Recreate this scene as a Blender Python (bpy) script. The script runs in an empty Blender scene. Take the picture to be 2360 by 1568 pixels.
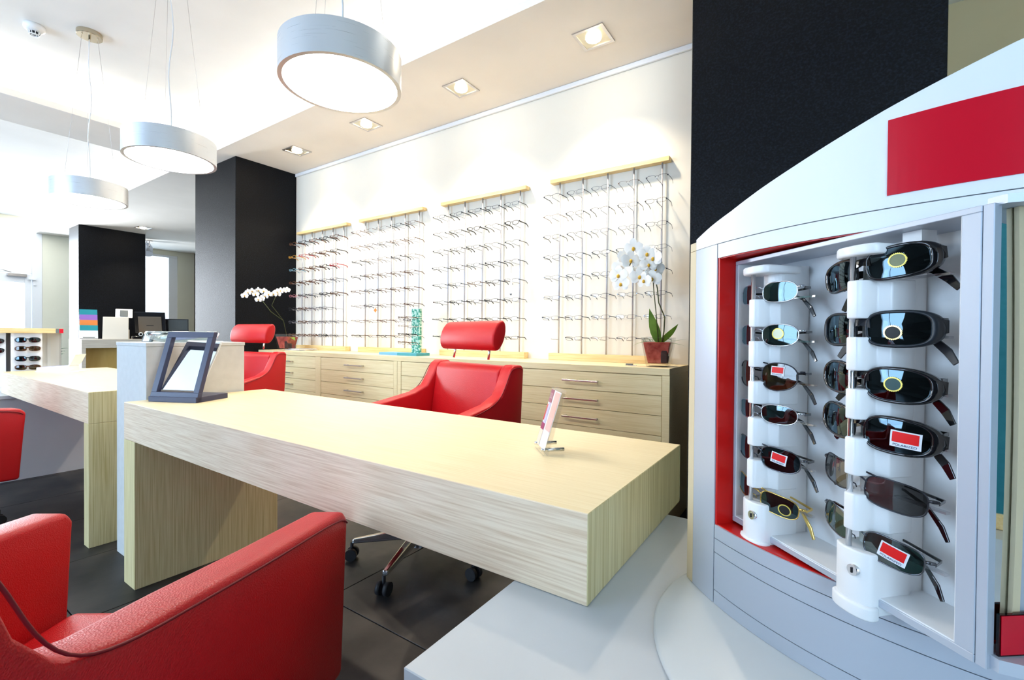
import bpy, bmesh, math, random
from mathutils import Vector, Matrix
random.seed(7)
C = bpy.context.scene.collection
PI = math.pi
# ------------------------------------------------------------------ camera, world, light, exposure
cam_d = bpy.data.cameras.new('camera'); cam = bpy.data.objects.new('camera', cam_d); C.objects.link(cam)
YAW, PITCH, ROLL, FPX = 0.591663959, -0.0105724842, 0.00786624760, 1063.79374
fw = Vector((-math.sin(YAW)*math.cos(PITCH), math.cos(YAW)*math.cos(PITCH), math.sin(PITCH)))
r0 = Vector((math.cos(YAW), math.sin(YAW), 0)); u0 = r0.cross(fw)
rr = math.cos(ROLL)*r0 + math.sin(ROLL)*u0; uu = -math.sin(ROLL)*r0 + math.cos(ROLL)*u0
M = Matrix((rr, uu, -fw)).transposed().to_4x4(); M.translation = Vector((0, 0, 1.04))
cam.matrix_world = M
cam_d.sensor_fit = 'HORIZONTAL'; cam_d.sensor_width = 36; cam_d.lens = 36*FPX/2360
cam_d.clip_start = 0.05; cam_d.clip_end = 200
bpy.context.scene.camera = cam
sc = bpy.context.scene
sc.view_settings.view_transform = 'Standard'; sc.view_settings.look = 'None'
sc.view_settings.gamma = 1; sc.view_settings.use_curve_mapping = False
sc.view_settings.exposure = 1.02
sc.cycles.max_bounces = 8; sc.cycles.diffuse_bounces = 4; sc.cycles.transparent_max_bounces = 12
w = bpy.data.worlds.new('world'); sc.world = w; w.use_nodes = True
w.node_tree.nodes['Background'].inputs[0].default_value = (0.62, 0.80, 1.0, 1)
w.node_tree.nodes['Background'].inputs[1].default_value = 3.2

def area(name, loc, rot, sx, sy, energy, col):
    l = bpy.data.lights.new(name, 'AREA'); l.shape = 'RECTANGLE'; l.size = sx; l.size_y = sy
    l.energy = energy; l.color = col
    o = bpy.data.objects.new(name, l); C.objects.link(o); o.location = loc; o.rotation_euler = rot
    return o
# daylight through the shop-front windows behind the camera and the glazed wall on the left
area('daylight_front_a', (-4.4, -3.35, 1.55), (PI/2, 0, 0), 3.4, 2.3, 90, (0.52, 0.72, 1.0))
area('daylight_front_b', (2.0, -3.35, 1.55), (PI/2, 0, 0), 1.8, 2.3, 34, (0.44, 0.70, 1.0))
area('daylight_left', (-11.45, 1.3, 1.5), (0, -PI/2, 0), 2.4, 1.6, 190, (0.86, 0.93, 1.0))

# ------------------------------------------------------------------ materials
def mat(name, col=(0.8, 0.8, 0.8), rough=0.5, metal=0.0, emit=None, es=0.0, trans=0.0, alpha=1.0, spec=0.5, coat=0.0, ior=1.45):
    m = bpy.data.materials.new(name); m.use_nodes = True
    b = m.node_tree.nodes['Principled BSDF']
    b.inputs['Base Color'].default_value = (*col, 1); b.inputs['Roughness'].default_value = rough
    b.inputs['Metallic'].default_value = metal; b.inputs['Specular IOR Level'].default_value = spec
    b.inputs['Coat Weight'].default_value = coat; b.inputs['IOR'].default_value = ior
    b.inputs['Transmission Weight'].default_value = trans; b.inputs['Alpha'].default_value = alpha
    if emit: b.inputs['Emission Color'].default_value = (*emit, 1); b.inputs['Emission Strength'].default_value = es
    return m
def N(m, t, **k):
    n = m.node_tree.nodes.new(t)
    for a, v in k.items():
        if a in n.inputs: n.inputs[a].default_value = v
        else: setattr(n, a, v)
    return n
def L(m, a, b): m.node_tree.links.new(a, b)
def noise_col(m, c1, c2, scale=5, vec=(1, 1, 1), detail=6, lo=0.35, hi=0.65, bump=0.0, bscale=None, rough2=None):
    b = m.node_tree.nodes['Principled BSDF']
    tc = N(m, 'ShaderNodeTexCoord'); mp = N(m, 'ShaderNodeMapping'); mp.inputs['Scale'].default_value = vec
    L(m, tc.outputs['Object'], mp.inputs['Vector'])
    n = N(m, 'ShaderNodeTexNoise'); n.inputs['Scale'].default_value = scale; n.inputs['Detail'].default_value = detail
    L(m, mp.outputs[0], n.inputs['Vector'])
    r = N(m, 'ShaderNodeValToRGB'); r.color_ramp.elements[0].position = lo; r.color_ramp.elements[1].position = hi
    r.color_ramp.elements[0].color = (*c1, 1); r.color_ramp.elements[1].color = (*c2, 1)
    L(m, n.outputs['Fac'], r.inputs[0]); L(m, r.outputs[0], b.inputs['Base Color'])
    if bump:
        n2 = n
        if bscale:
            n2 = N(m, 'ShaderNodeTexNoise'); n2.inputs['Scale'].default_value = bscale; n2.inputs['Detail'].default_value = 3
            L(m, mp.outputs[0], n2.inputs['Vector'])
        bp = N(m, 'ShaderNodeBump'); bp.inputs['Strength'].default_value = bump; bp.inputs['Distance'].default_value = 0.002
        L(m, n2.outputs['Fac'], bp.inputs['Height']); L(m, bp.outputs[0], b.inputs['Normal'])
    return m
def wood(name, c1, c2, vec, rough=0.45):
    m = mat(name, rough=rough)
    return noise_col(m, c1, c2, scale=1.0, vec=vec, detail=5, lo=0.30, hi=0.62, bump=0.08)
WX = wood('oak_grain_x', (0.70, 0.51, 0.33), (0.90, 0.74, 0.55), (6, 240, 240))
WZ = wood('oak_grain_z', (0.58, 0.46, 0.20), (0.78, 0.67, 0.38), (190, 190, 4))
WTOPLIT = wood('oak_lit_top', (0.82, 0.65, 0.36), (0.88, 0.73, 0.45), (5, 220, 220), 0.4)  # paler oak for upward faces: their blown-out brightness is put into the colour
WC = wood('oak_cabinet', (0.77, 0.62, 0.31), (0.89, 0.76, 0.46), (5, 180, 260))
WRAIL = wood('oak_rail', (0.72, 0.50, 0.20), (0.85, 0.66, 0.34), (5, 80, 80))
WPALE = wood('pale_birch', (0.72, 0.62, 0.50), (0.82, 0.74, 0.62), (60, 4, 60))
WAMBLIT = wood('birch_amber_lit', (0.72, 0.46, 0.12), (0.82, 0.56, 0.18), (9, 9, 2))  # orange light on the cash desk's inner side, put into the wood colour
CEIL = noise_col(mat('ceiling_paint', rough=0.9), (0.86, 0.81, 0.74), (0.89, 0.84, 0.77), 3)
CEILU = noise_col(mat('upper_ceiling_paint', rough=0.9), (0.80, 0.79, 0.76), (0.83, 0.82, 0.79), 3)
WALL = noise_col(mat('cream_wall_paint', rough=0.85), (0.84, 0.80, 0.71), (0.87, 0.83, 0.74), 2)
WALLB = noise_col(mat('beige_wall_paint', rough=0.85), (0.72, 0.58, 0.34), (0.75, 0.61, 0.37), 2)
WALLG = noise_col(mat('pier_paint', rough=0.85), (0.78, 0.76, 0.62), (0.81, 0.79, 0.65), 2)
WHITE = mat('white_lacquer', (0.86, 0.86, 0.86), 0.3)
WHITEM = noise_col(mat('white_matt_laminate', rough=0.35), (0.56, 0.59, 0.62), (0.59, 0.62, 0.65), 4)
UPVC = mat('white_frame', (0.85, 0.86, 0.88), 0.35)
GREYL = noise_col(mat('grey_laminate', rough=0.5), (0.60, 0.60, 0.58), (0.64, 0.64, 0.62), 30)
TEAL = noise_col(mat('teal_paint', rough=0.7), (0.01, 0.17, 0.22), (0.015, 0.19, 0.24), 40)
BLACKC = mat('black_column_paper', rough=0.48, spec=0.22)
noise_col(BLACKC, (0.0004, 0.0005, 0.0012), (0.006, 0.008, 0.014), 110, detail=4, lo=0.45, hi=0.7, bump=0.9, bscale=140)
DFLOOR = noise_col(mat('dark_stone_tile', rough=0.5), (0.004, 0.005, 0.007), (0.050, 0.043, 0.038), 3.5, detail=9, bump=0.1, bscale=60)
DGROUT = mat('dark_joint', (0.012, 0.011, 0.010), 0.9)
LTILE = noise_col(mat('light_floor_tile', rough=0.4), (0.62, 0.54, 0.44), (0.68, 0.61, 0.51), 8)
LGROUT = mat('tile_joint', (0.22, 0.19, 0.16), 0.9)
RED = mat('red_leather', (0.52, 0.004, 0.008), 0.38, spec=0.45)
def leather(m):
    b = m.node_tree.nodes['Principled BSDF']
    v = N(m, 'ShaderNodeTexVoronoi'); v.inputs['Scale'].default_value = 420
    tc = N(m, 'ShaderNodeTexCoord'); L(m, tc.outputs['Object'], v.inputs['Vector'])
    n = N(m, 'ShaderNodeTexNoise'); n.inputs['Scale'].default_value = 14; n.inputs['Detail'].default_value = 6
    L(m, tc.outputs['Object'], n.inputs['Vector'])
    a = N(m, 'ShaderNodeMath', operation='ADD'); L(m, v.outputs['Distance'], a.inputs[0]); L(m, n.outputs['Fac'], a.inputs[1])
    bp = N(m, 'ShaderNodeBump'); bp.inputs['Strength'].default_value = 0.25; bp.inputs['Distance'].default_value = 0.002
    L(m, a.outputs[0], bp.inputs['Height']); L(m, bp.outputs[0], b.inputs['Normal'])
leather(RED)
PIPE = mat('dark_red_seam', (0.20, 0.0, 0.006), 0.5)
REDM = mat('red_lacquer', (0.60, 0.006, 0.004), 0.35)
REDS = mat('red_sign', (0.62, 0.003, 0.02), 0.3)
CHROME = mat('chrome', (0.78, 0.80, 0.84), 0.12, 1.0)
STEEL = mat('brushed_steel', (0.62, 0.58, 0.56), 0.35, 1.0)
ALU = mat('brushed_aluminium', (0.84, 0.86, 0.89), 0.30, 0.6)
def brushed(m):
    b = m.node_tree.nodes['Principled BSDF']; b.inputs['Anisotropic'].default_value = 0.6
    tc = N(m, 'ShaderNodeTexCoord'); mp = N(m, 'ShaderNodeMapping'); mp.inputs['Scale'].default_value = (3, 3, 400)
    n = N(m, 'ShaderNodeTexNoise'); n.inputs['Scale'].default_value = 2
    L(m, tc.outputs['Object'], mp.inputs[0]); L(m, mp.outputs[0], n.inputs['Vector'])
    mr = N(m, 'ShaderNodeMapRange'); mr.inputs['To Min'].default_value = 0.22; mr.inputs['To Max'].default_value = 0.40
    L(m, n.outputs['Fac'], mr.inputs[0]); L(m, mr.outputs[0], b.inputs['Roughness'])
brushed(ALU)
NICKEL = mat('brass_nickel', (0.55, 0.48, 0.36), 0.25, 1.0)
SILVERP = mat('silver_paint', (0.50, 0.54, 0.61), 0.38, 0.25)
SILVERW = mat('pale_silver_paint', (0.84, 0.86, 0.88), 0.4, 0.0)
BEIGEE = mat('beige_edge_paint', (0.66, 0.55, 0.36), 0.5)
BLACK = mat('black_plastic', (0.012, 0.012, 0.015), 0.3)
BLACKG = mat('gloss_black_plastic', (0.006, 0.006, 0.008), 0.08, coat=0.5)
BLACKM = mat('matt_black_plastic', (0.010, 0.014, 0.020), 0.35)
NAVY = mat('navy_lacquer', (0.035, 0.04, 0.085), 0.4)
MIRROR = mat('mirror_glass', (0.9, 0.92, 0.92), 0.02, 1.0)
RUBBER = mat('black_rubber', (0.01, 0.01, 0.012), 0.6)
LAMP = mat('lamp_diffuser', (1, 1, 1), 0.5, emit=(1, 0.98, 0.94), es=15)
BULB = mat('halogen_bulb', (1, 1, 1), 0.5, emit=(1, 0.86, 0.66), es=40)
LED = mat('cove_led', (1, 1, 1), 0.5, emit=(1, 0.99, 0.95), es=12)
GREEN = noise_col(mat('orchid_leaf', rough=0.35), (0.10, 0.22, 0.015), (0.26, 0.40, 0.05), 9)
STEM = mat('orchid_stem', (0.06, 0.07, 0.015), 0.5)
PETAL = mat('white_petal', (0.93, 0.91, 0.86), 0.6)
YELLOW = mat('yellow_lip', (0.75, 0.42, 0.03), 0.6)
SOIL = noise_col(mat('red_granulate', rough=0.8), (0.30, 0.02, 0.01), (0.62, 0.12, 0.08), 25)
BARK = mat('dark_bark', (0.05, 0.02, 0.015), 0.8)
MONST = mat('dark_leaf', (0.02, 0.06, 0.015), 0.4)
PAPER = mat('white_paper', (0.82, 0.82, 0.82), 0.6)
CREAMP = mat('cream_plastic', (0.74, 0.70, 0.62), 0.4)
GREYSCR = mat('grey_screen', (0.16, 0.18, 0.18), 0.2)
TAUPE = mat('taupe_plastic', (0.20, 0.16, 0.12), 0.4)
def flat(name, c, r=0.5): return mat(name, c, r)
TEALP = flat('teal_print', (0.01, 0.30, 0.36)); PURP = flat('purple_print', (0.32, 0.16, 0.60)); ORNG = flat('orange_print', (0.85, 0.25, 0.05))
MAG = flat('magenta_print', (0.30, 0.02, 0.10)); PINK = flat('pink_print', (0.80, 0.42, 0.38)); SAND = flat('sand_print', (0.72, 0.58, 0.46))
LILAC = flat('lilac_print', (0.50, 0.46, 0.70)); BLUEP = flat('blue_acrylic', (0.14, 0.38, 0.62)); TEALA = flat('teal_acrylic', (0.05, 0.30, 0.38))
PATT = noise_col(mat('green_print', rough=0.5), (0.03, 0.28, 0.20), (0.45, 0.70, 0.60), 60, detail=2, lo=0.48, hi=0.56)
def clear(name, tint, fac, rough=0.02, g=None, ior=1.5):
    """thin pane: part clear tinted, part glossy"""
    m = bpy.data.materials.new(name); m.use_nodes = True; nt = m.node_tree
    for n in list(nt.nodes):
        if n.type != 'OUTPUT_MATERIAL': nt.nodes.remove(n)
    out = nt.nodes['Material Output']
    t = N(m, 'ShaderNodeBsdfTransparent'); t.inputs[0].default_value = (*tint, 1)
    gl = N(m, 'ShaderNodeBsdfGlossy'); gl.inputs['Roughness'].default_value = rough
    if g: gl.inputs['Color'].default_value = (*g, 1)
    mx = N(m, 'ShaderNodeMixShader'); lw = N(m, 'ShaderNodeLayerWeight'); lw.inputs['Blend'].default_value = 0.5
    fr = N(m, 'ShaderNodeMath', operation='POWER'); fr.inputs[1].default_value = 5.0; L(m, lw.outputs['Facing'], fr.inputs[0])
    ad = N(m, 'ShaderNodeMath', operation='ADD'); ad.inputs[1].default_value = fac + (.035 if ior > 1.3 else .01)
    L(m, fr.outputs[0], ad.inputs[0]); L(m, ad.outputs[0], mx.inputs[0])
    L(m, t.outputs[0], mx.inputs[1]); L(m, gl.outputs[0], mx.inputs[2]); L(m, mx.outputs[0], out.inputs[0])
    return m
GLASS = clear('clear_glass', (0.95, 0.97, 0.97), 0.0)
WGLASS = clear('window_glass', (0.97, 0.985, 0.99), 0.0)
ACRYL = clear('acrylic', (0.99, 0.99, 0.99), 0.0, 0.1, None, 1.12)
EYELENS = clear('spectacle_lens', (0.965, 0.965, 0.965), 0.0)
LENSG = clear('dark_green_lens', (0.012, 0.03, 0.028), 0.06, .02, (.65, .9, 1))
LENSB = clear('brown_lens', (0.07, 0.05, 0.02), 0.04)
LENSK = clear('black_lens', (0.008, 0.012, 0.013), 0.05, .02, (.6, .85, 1))
LENSGR = clear('smoke_gradient_lens', (0.13, 0.13, 0.13), 0.10)
LENST = clear('teal_green_lens', (0.03, 0.09, 0.08), 0.12)
GOLD = mat('gold_metal', (0.80, 0.55, 0.16), 0.2, 1.0); GUN = mat('gunmetal', (0.14, 0.15, 0.17), 0.25, 1.0); SILV = mat('silver_metal', (0.62, 0.65, 0.70), 0.2, 1.0)
DKMET = mat('dark_metal', (0.05, 0.05, 0.06), 0.3, 0.8)
STGOLD = mat('gold_foil', (0.85, 0.68, 0.14), 0.35, 0.3); STOLIVE = flat('olive_sticker', (0.22, 0.23, 0.12)); STPALE = flat('pale_gold_sticker', (0.78, 0.80, 0.58)); STRED = flat('red_sticker', (0.80, 0.004, 0.004))
STGREY = flat('slate_sticker', (0.03, 0.075, 0.075)); STBLK = flat('black_sticker', (0.008, 0.008, 0.008)); STWH = flat('white_sticker', (0.82, 0.84, 0.88)); INK = flat('dark_blue_ink', (0.01, 0.03, 0.12))

# ------------------------------------------------------------------ helpers
class MB:
    def __init__(s): s.bm = bmesh.new(); s.mi = 0
    def quad(s, vs):
        f = s.bm.faces.new([s.bm.verts.new(v) for v in vs]); f.material_index = s.mi; return f
    def box(s, x0, x1, y0, y1, z0, z1):
        v = [s.bm.verts.new((x, y, z)) for z in (z0, z1) for x, y in ((x0, y0), (x1, y0), (x1, y1), (x0, y1))]
        for idx in ((3, 2, 1, 0), (4, 5, 6, 7), (0, 1, 5, 4), (1, 2, 6, 5), (2, 3, 7, 6), (3, 0, 4, 7)):
            f = s.bm.faces.new([v[i] for i in idx]); f.material_index = s.mi
        return s
    def prism(s, pts, vec):
        vec = Vector(vec); a = [s.bm.verts.new(p) for p in pts]; b = [s.bm.verts.new(Vector(p)+vec) for p in pts]
        n = len(pts); fs = [s.bm.faces.new(a[::-1]), s.bm.faces.new(b)]
        for i in range(n): fs.append(s.bm.faces.new((a[i], a[(i+1) % n], b[(i+1) % n], b[i])))
        for f in fs: f.material_index = s.mi
        return s
    def tube(s, pts, r, seg=8, closed=False, cap=True):
        pts = [Vector(p) for p in pts]; n = len(pts); rs = r if isinstance(r, (list, tuple)) else [r]*n
        rings = []; up = None
        for i, p in enumerate(pts):
            if closed: t = pts[(i+1) % n]-pts[i-1]
            else: t = (pts[min(i+1, n-1)]-pts[max(i-1, 0)])
            t.normalize()
            if up is None:
                up = Vector((0, 0, 1)) if abs(t.z) < 0.9 else Vector((1, 0, 0))
            a = t.cross(up); 
            if a.length < 1e-5: a = t.cross(Vector((0.3, 1, 0.2)))
            a.normalize(); b = a.cross(t).normalized(); up = b
            rings.append([s.bm.verts.new(p + (a*math.cos(k*2*PI/seg) + b*math.sin(k*2*PI/seg))*rs[i]) for k in range(seg)])
        for i in range(n if closed else n-1):
            A, B = rings[i], rings[(i+1) % n]
            for k in range(seg):
                f = s.bm.faces.new((A[k], B[k], B[(k+1) % seg], A[(k+1) % seg])); f.material_index = s.mi; f.smooth = seg > 4
        if cap and not closed:
            for R_, rev in ((rings[0], False), (rings[-1], True)):
                f = s.bm.faces.new(R_[::-1] if rev else R_); f.material_index = s.mi
        return s
    def lathe(s, prof, cx=0, cy=0, seg=40, smooth=True):
        rings = [[s.bm.verts.new((cx+r*math.cos(k*2*PI/seg), cy+r*math.sin(k*2*PI/seg), z)) for k in range(seg)] for r, z in prof]
        for A, B in zip(rings, rings[1:]):
            for k in range(seg):
                f = s.bm.faces.new((A[k], A[(k+1) % seg], B[(k+1) % seg], B[k])); f.material_index = s.mi; f.smooth = smooth
        return s
    def disc(s, r, z, cx=0, cy=0, seg=40, up=True):
        v = [s.bm.verts.new((cx+r*math.cos(k*2*PI/seg), cy+r*math.sin(k*2*PI/seg), z)) for k in range(seg)]
        f = s.bm.faces.new(v if up else v[::-1]); f.material_index = s.mi; return s
    def cyl(s, r, z0, z1, cx=0, cy=0, seg=32):
        s.lathe([(r, z0), (r, z1)], cx, cy, seg); s.disc(r, z1, cx, cy, seg); s.disc(r, z0, cx, cy, seg, False); return s
    def ball(s, c, r, sx=1, sy=1, sz=1, seg=12):
        m = Matrix.Translation(c) @ Matrix.Diagonal((r*sx, r*sy, r*sz, 1))
        res = bmesh.ops.create_uvsphere(s.bm, u_segments=seg, v_segments=max(6, seg//2), radius=1, matrix=m)
        for v in res['verts']:
            for f in v.link_faces: f.material_index = s.mi; f.smooth = True
        return s
    def build(s, name, mats, parent=None, bevel=0.0, bseg=2, subsurf=0, world=False, smooth=False):
        bmesh.ops.recalc_face_normals(s.bm, faces=s.bm.faces[:])
        me = bpy.data.meshes.new(name)
        if world and parent is not None: s.bm.transform(wm(parent).inverted())
        s.bm.to_mesh(me); s.bm.free()
        for m in (mats if isinstance(mats, (list, tuple)) else [mats]): me.materials.append(m)
        if smooth:
            for p in me.polygons: p.use_smooth = True
        o = bpy.data.objects.new(name, me); C.objects.link(o)
        if parent is not None: o.parent = parent
        if bevel:
            b = o.modifiers.new('bevel', 'BEVEL'); b.width = bevel; b.segments = bseg; b.limit_method = 'ANGLE'; b.angle_limit = 0.6
            if bseg > 2:
                for p in me.polygons: p.use_smooth = True
                b.harden_normals = False
        if subsurf:
            m_ = o.modifiers.new('sub', 'SUBSURF'); m_.levels = subsurf; m_.render_levels = subsurf
        return o
def wm(o):
    m = Matrix.Translation(o.location) @ o.rotation_euler.to_matrix().to_4x4()
    return wm(o.parent) @ m if o.parent else m
def thing(name, label, cat, loc=(0, 0, 0), rz=0.0, group=None):
    o = bpy.data.objects.new(name, None); C.objects.link(o); o.empty_display_size = 0.05
    o.location = loc; o.rotation_euler = (0, 0, rz); return tag(o, label, cat, group)
def tag(o, label, cat, group=None):
    o['label'] = label; o['category'] = cat
    if group: o['group'] = group
    return o
def struct(name, mb, m, parent=None, **k):
    o = mb.build(name, m, parent, **k)
    if parent is None: o['kind'] = 'structure'
    return o
KIDS = {}
def dup(root, loc, rz, label=None, group=None):
    def cp(o, par):
        c = o.copy(); C.objects.link(c); c.parent = par
        for ch in [x for x in ALLC.get(o.name, [])]: ALLC.setdefault(c.name, []).append(cp(ch, c))
        return c
    r = root.copy(); C.objects.link(r); r.location = loc; r.rotation_euler = (0, 0, rz)
    for ch in ALLC.get(root.name, []): ALLC.setdefault(r.name, []).append(cp(ch, r))
    if label: r['label'] = label
    if group: r['group'] = group
    return r
ALLC = {}
def reg(root):
    """remember the children of a prototype for dup()"""
    for o in C.objects:
        if o.parent is not None:
            lst = ALLC.setdefault(o.parent.name, [])
            if o not in lst: lst.append(o)
    return root
def copy_part(o, loc):
    c = o.copy(); C.objects.link(c); c.location = loc; c.parent = o.parent; return c

# ------------------------------------------------------------------ setting: floor, ceilings, walls
HC, HU, YW = 2.80, 3.05, 2.92
fl = struct('floor', MB().box(-11.8, 0.2, -3.2, 5.4, -0.12, -0.012), DGROUT)
tw, tl = 0.6, 0.6
tile = None
for i in range(13):
    for j in range(8):
        x0 = -7.6+i*tw; y0 = -1.3+j*tl
        if tile is None:
            tile = MB().box(0.002, tw-0.002, 0.002, tl-0.002, -0.012, 0).build('floor_tile', DFLOOR, fl, bevel=0.001, bseg=1); tile.location = (x0, y0, 0); t0 = tile
        else:
            c = tile.copy(); C.objects.link(c); c.location = (x0, y0, random.uniform(-0.0006, 0.0)); c.parent = fl
            c.rotation_euler = (0, 0, 0)
big = MB().box(-11.8, -7.602, -3.2, 5.4, -0.012, -0.0005); big.box(-7.598, 0.2, 3.502, 5.4, -0.012, -0.0005); big.box(-7.598, 0.2, -3.2, -1.302, -0.012, -0.0005)
big.build('floor_edge_area', DFLOOR, fl)
fr = struct('floor_right', MB().box(0.2, 3.3, -3.2, 5.4, -0.12, -0.008), LGROUT)
lt = None
for i in range(9):
    for j in range(13):
        loc = (0.2+i*0.33, -0.3+j*0.33, 0)
        if lt is None:
            lt = MB().box(0.002, 0.328, 0.002, 0.328, -0.008, 0).build('pale_tile', LTILE, fr, bevel=0.001, bseg=1); lt.location = loc
        else:
            c = lt.copy(); C.objects.link(c); c.location = loc; c.parent = fr
MB().box(0.2, 3.3, -3.2, -0.302, -0.008, -0.0005).build('floor_edge_area', LTILE, fr)
struct('ceiling_upper', MB().box(-11.8, 3.3, -3.2, 5.4, HU, HU+0.1), CEILU)
sof = MB().box(-11.7, 0.37, 2.115, 5.3, HC, HC+0.05)
sof.box(-5.69, -5.05, -3.1, 2.115, HC, HC+0.05); sof.box(-9.37, -8.65, 1.89, 2.115, HC, HC+0.05)
struct('ceiling', sof, CEIL)
# cove light strips lying on top of the soffit, set back from its edges
led = MB()
for a in ((-5.0, 0.3, 2.20, 2.23), (-8.6, -5.75, 2.20, 2.23), (-11.6, -9.4, 2.20, 2.23)): led.box(a[0], a[1], a[2], a[3], HC+0.05, HC+0.075)
for a in ((-5.16, -5.13, -3.0, 2.1), (-5.61, -5.58, -3.0, 2.1)): led.box(a[0], a[1], a[2], a[3], HC+0.05, HC+0.075)
led.box(-9.28, -9.25, 1.95, 2.1, HC+0.05, HC+0.075); led.box(-8.77, -8.74, 1.95, 2.1, HC+0.05, HC+0.075)
struct('trim_cove_light', led, LED)
struct('wall_back', MB().box(-5.75, 0.40, YW, YW+0.1, 0, HU), WALL)
struct('wall_back_left', MB().box(-11.8, -5.65, 5.3, 5.4, 0, HU), WALL)
struct('wall_side_left', MB().box(-5.75, -5.65, YW+0.1, 5.3, 0, HU), WALL)
struct('wall_side_right', MB().box(0.30, 0.40, YW+0.1, 3.78, 0, HU), WALLB)
struct('wall_back_right', MB().box(0.30, 3.3, 3.78, 3.88, 0, HU), WALLB)
struct('trim_dado', MB().box(3.188, 3.199, -1.5, 3.0, 0.08, 2.3), TEAL)
struct('baseboard_right', MB().box(3.175, 3.199, -1.5, 3.0, 0, 0.085), WRAIL, bevel=0.004)
struct('wall_right', MB().box(3.2, 3.3, -3.2, 5.4, 0, HU), WALL)
struct('trim_crown', MB().box(-4.85, -0.53, YW-0.02, YW-0.001, HC-0.034, HC-0.001), UPVC, bevel=0.005)
# front wall behind the camera, with two shop windows
wf = MB(); y0, y1 = -3.2, -3.1
for x0, x1, z0, z1 in ((-11.8, -6.1, 0, HU), (-2.7, 1.1, 0, HU), (2.9, 3.3, 0, HU), (-6.1, -2.7, 0, 0.4), (-6.1, -2.7, 2.7, HU), (1.1, 2.9, 0, 0.4), (1.1, 2.9, 2.7, HU)): wf.box(x0, x1, y0, y1, z0, z1)
struct('wall_front', wf, mat('dark_grey_wall_paint', (0.05, 0.06, 0.065), 0.7))
for n_, x0, x1 in (('window_3', -6.1, -2.7), ('window_4', 1.1, 2.9)):
    o = thing(n_, '', 'window', (x0, -3.15, 0.4)); del o['label'], o['category']; o['kind'] = 'structure'
    W_ = x1-x0; f = MB()
    for a in ((0, W_, 0, .06), (0, W_, 2.24, 2.3), (0, .06, .06, 2.24), (W_-.06, W_, .06, 2.24), (W_/2-.03, W_/2+.03, .06, 2.24)): f.box(a[0], a[1], -.03, .03, a[2], a[3])
    f.build('window_frame', UPVC, o)
    MB().box(.06, W_-.06, -.004, .004, .06, 2.24).build('glass_pane', WGLASS, o)
# left glazed wall: door with transom, pier, window behind the column
XL = -11.7
wl = MB()
for y0, y1, z0, z1 in ((-3.2, 0.95, 0, HU), (2.19, 3.05, 0, HU), (0.95, 2.19, 2.98, HU), (3.05, 4.30, 2.70, HU), (3.05, 4.30, 0, 0.35), (4.30, 5.4, 0, HU)): wl.box(XL-0.12, XL, y0, y1, z0, z1)
struct('wall_left', wl, WALLG)
door = thing('door_1', '', 'door', (XL-0.05, 0.95, 0)); del door['label'], door['category']; door['kind'] = 'structure'
f = MB()
for y0, y1, z0, z1 in ((0, .08, 0, 2.98), (1.11, 1.24, 0, 2.98), (.08, 1.11, 2.93, 2.98), (.08, 1.11, 2.06, 2.245)): f.box(-.03, .06, y0, y1, z0, z1)
f.build('door_frame', UPVC, door, bevel=0.004)
f = MB()
for y0, y1, z0, z1 in ((.09, .17, .02, 2.05), (1.02, 1.10, .02, 2.05), (.17, 1.02, .02, .30), (.17, 1.02, 1.90, 2.05)): f.box(.0, .055, y0, y1, z0, z1)
dl = f.build('door_leaf', UPVC, door, bevel=0.004)
MB().box(.025, .033, .17, 1.02, .30, 1.90).build('glass_pane', WGLASS, dl)
MB().box(.0, .008, .08, 1.11, 2.245, 2.93).build('glass_pane', WGLASS, door)
cl = MB().box(.06, .11, .80, 1.04, 2.00, 2.05); cl.tube([(.10, .85, 2.06), (.14, .74, 2.09), (.09, .66, 2.12)], .009, 6)
cl.build('door_closer', STEEL, door, bevel=0.004)
hd = MB().box(.055, .075, 1.125, 1.155, 1.86, 2.0); hd.box(.06, .10, 1.06, 1.155, 1.955, 1.975); hd.build('door_hinge', UPVC, door)
MB().box(-.001, .012, 0.55, 0.70, 1.56, 1.60).build('red_door_sign', STRED, dl)
def window(name, y0, y1, z0, z1, split=None):
    o = thing(name, '', 'window', (XL-0.06, y0, z0)); del o['label'], o['category']; o['kind'] = 'structure'
    h = z1-z0; w_ = y1-y0; f = MB()
    for a in ((0, w_, 0, .07), (0, w_, h-.05, h), (0, .06, .07, h-.05), (w_-.16, w_, .07, h-.05)): f.box(-.03, .05, a[0], a[1], a[2], a[3])
    f.build('window_frame', UPVC, o, bevel=0.004)
    MB().box(.0, .008, .06, w_-.16, .07, h-.05).build('glass_pane', WGLASS, o)
window('window_1', 3.05, 4.30, 0.35, 2.70)
# pale buildings across the street, seen through the glass
for n_, (x, y0, y1, z1, lab) in enumerate(((-22, -4.5, 3.2, 9, 'pale building across the street seen through the glazed door'), (-24, 6.0, 13.5, 6.2, 'pale building across the street seen through the window beside the dark column'))):
    b = thing('building', lab, 'building', (x, y0, 0))
    PB = mat('pale_render_%d' % n_, (0.75, 0.76, 0.8), 0.8)
    MB().box(-2, 0, 0, y1-y0, 0, z1).build('wall', PB, b)
    for k in range(3):
        MB().box(0, .10, 0, y1-y0, 2.2+k*1.6, 2.35+k*1.6).build('ledge', PB, b)
    for k in range(4):
        for q in range(2): MB().box(0, .02, 0.7+k*1.8, 1.5+k*1.8, 2.5+q*2.2, 3.6+q*2.2).build('window', GREYSCR, b)
struct('ground', MB().box(-40, -11.9, -20, 20, -0.2, -0.05), mat('pavement', (0.75, 0.75, 0.75), 0.8))

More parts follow.
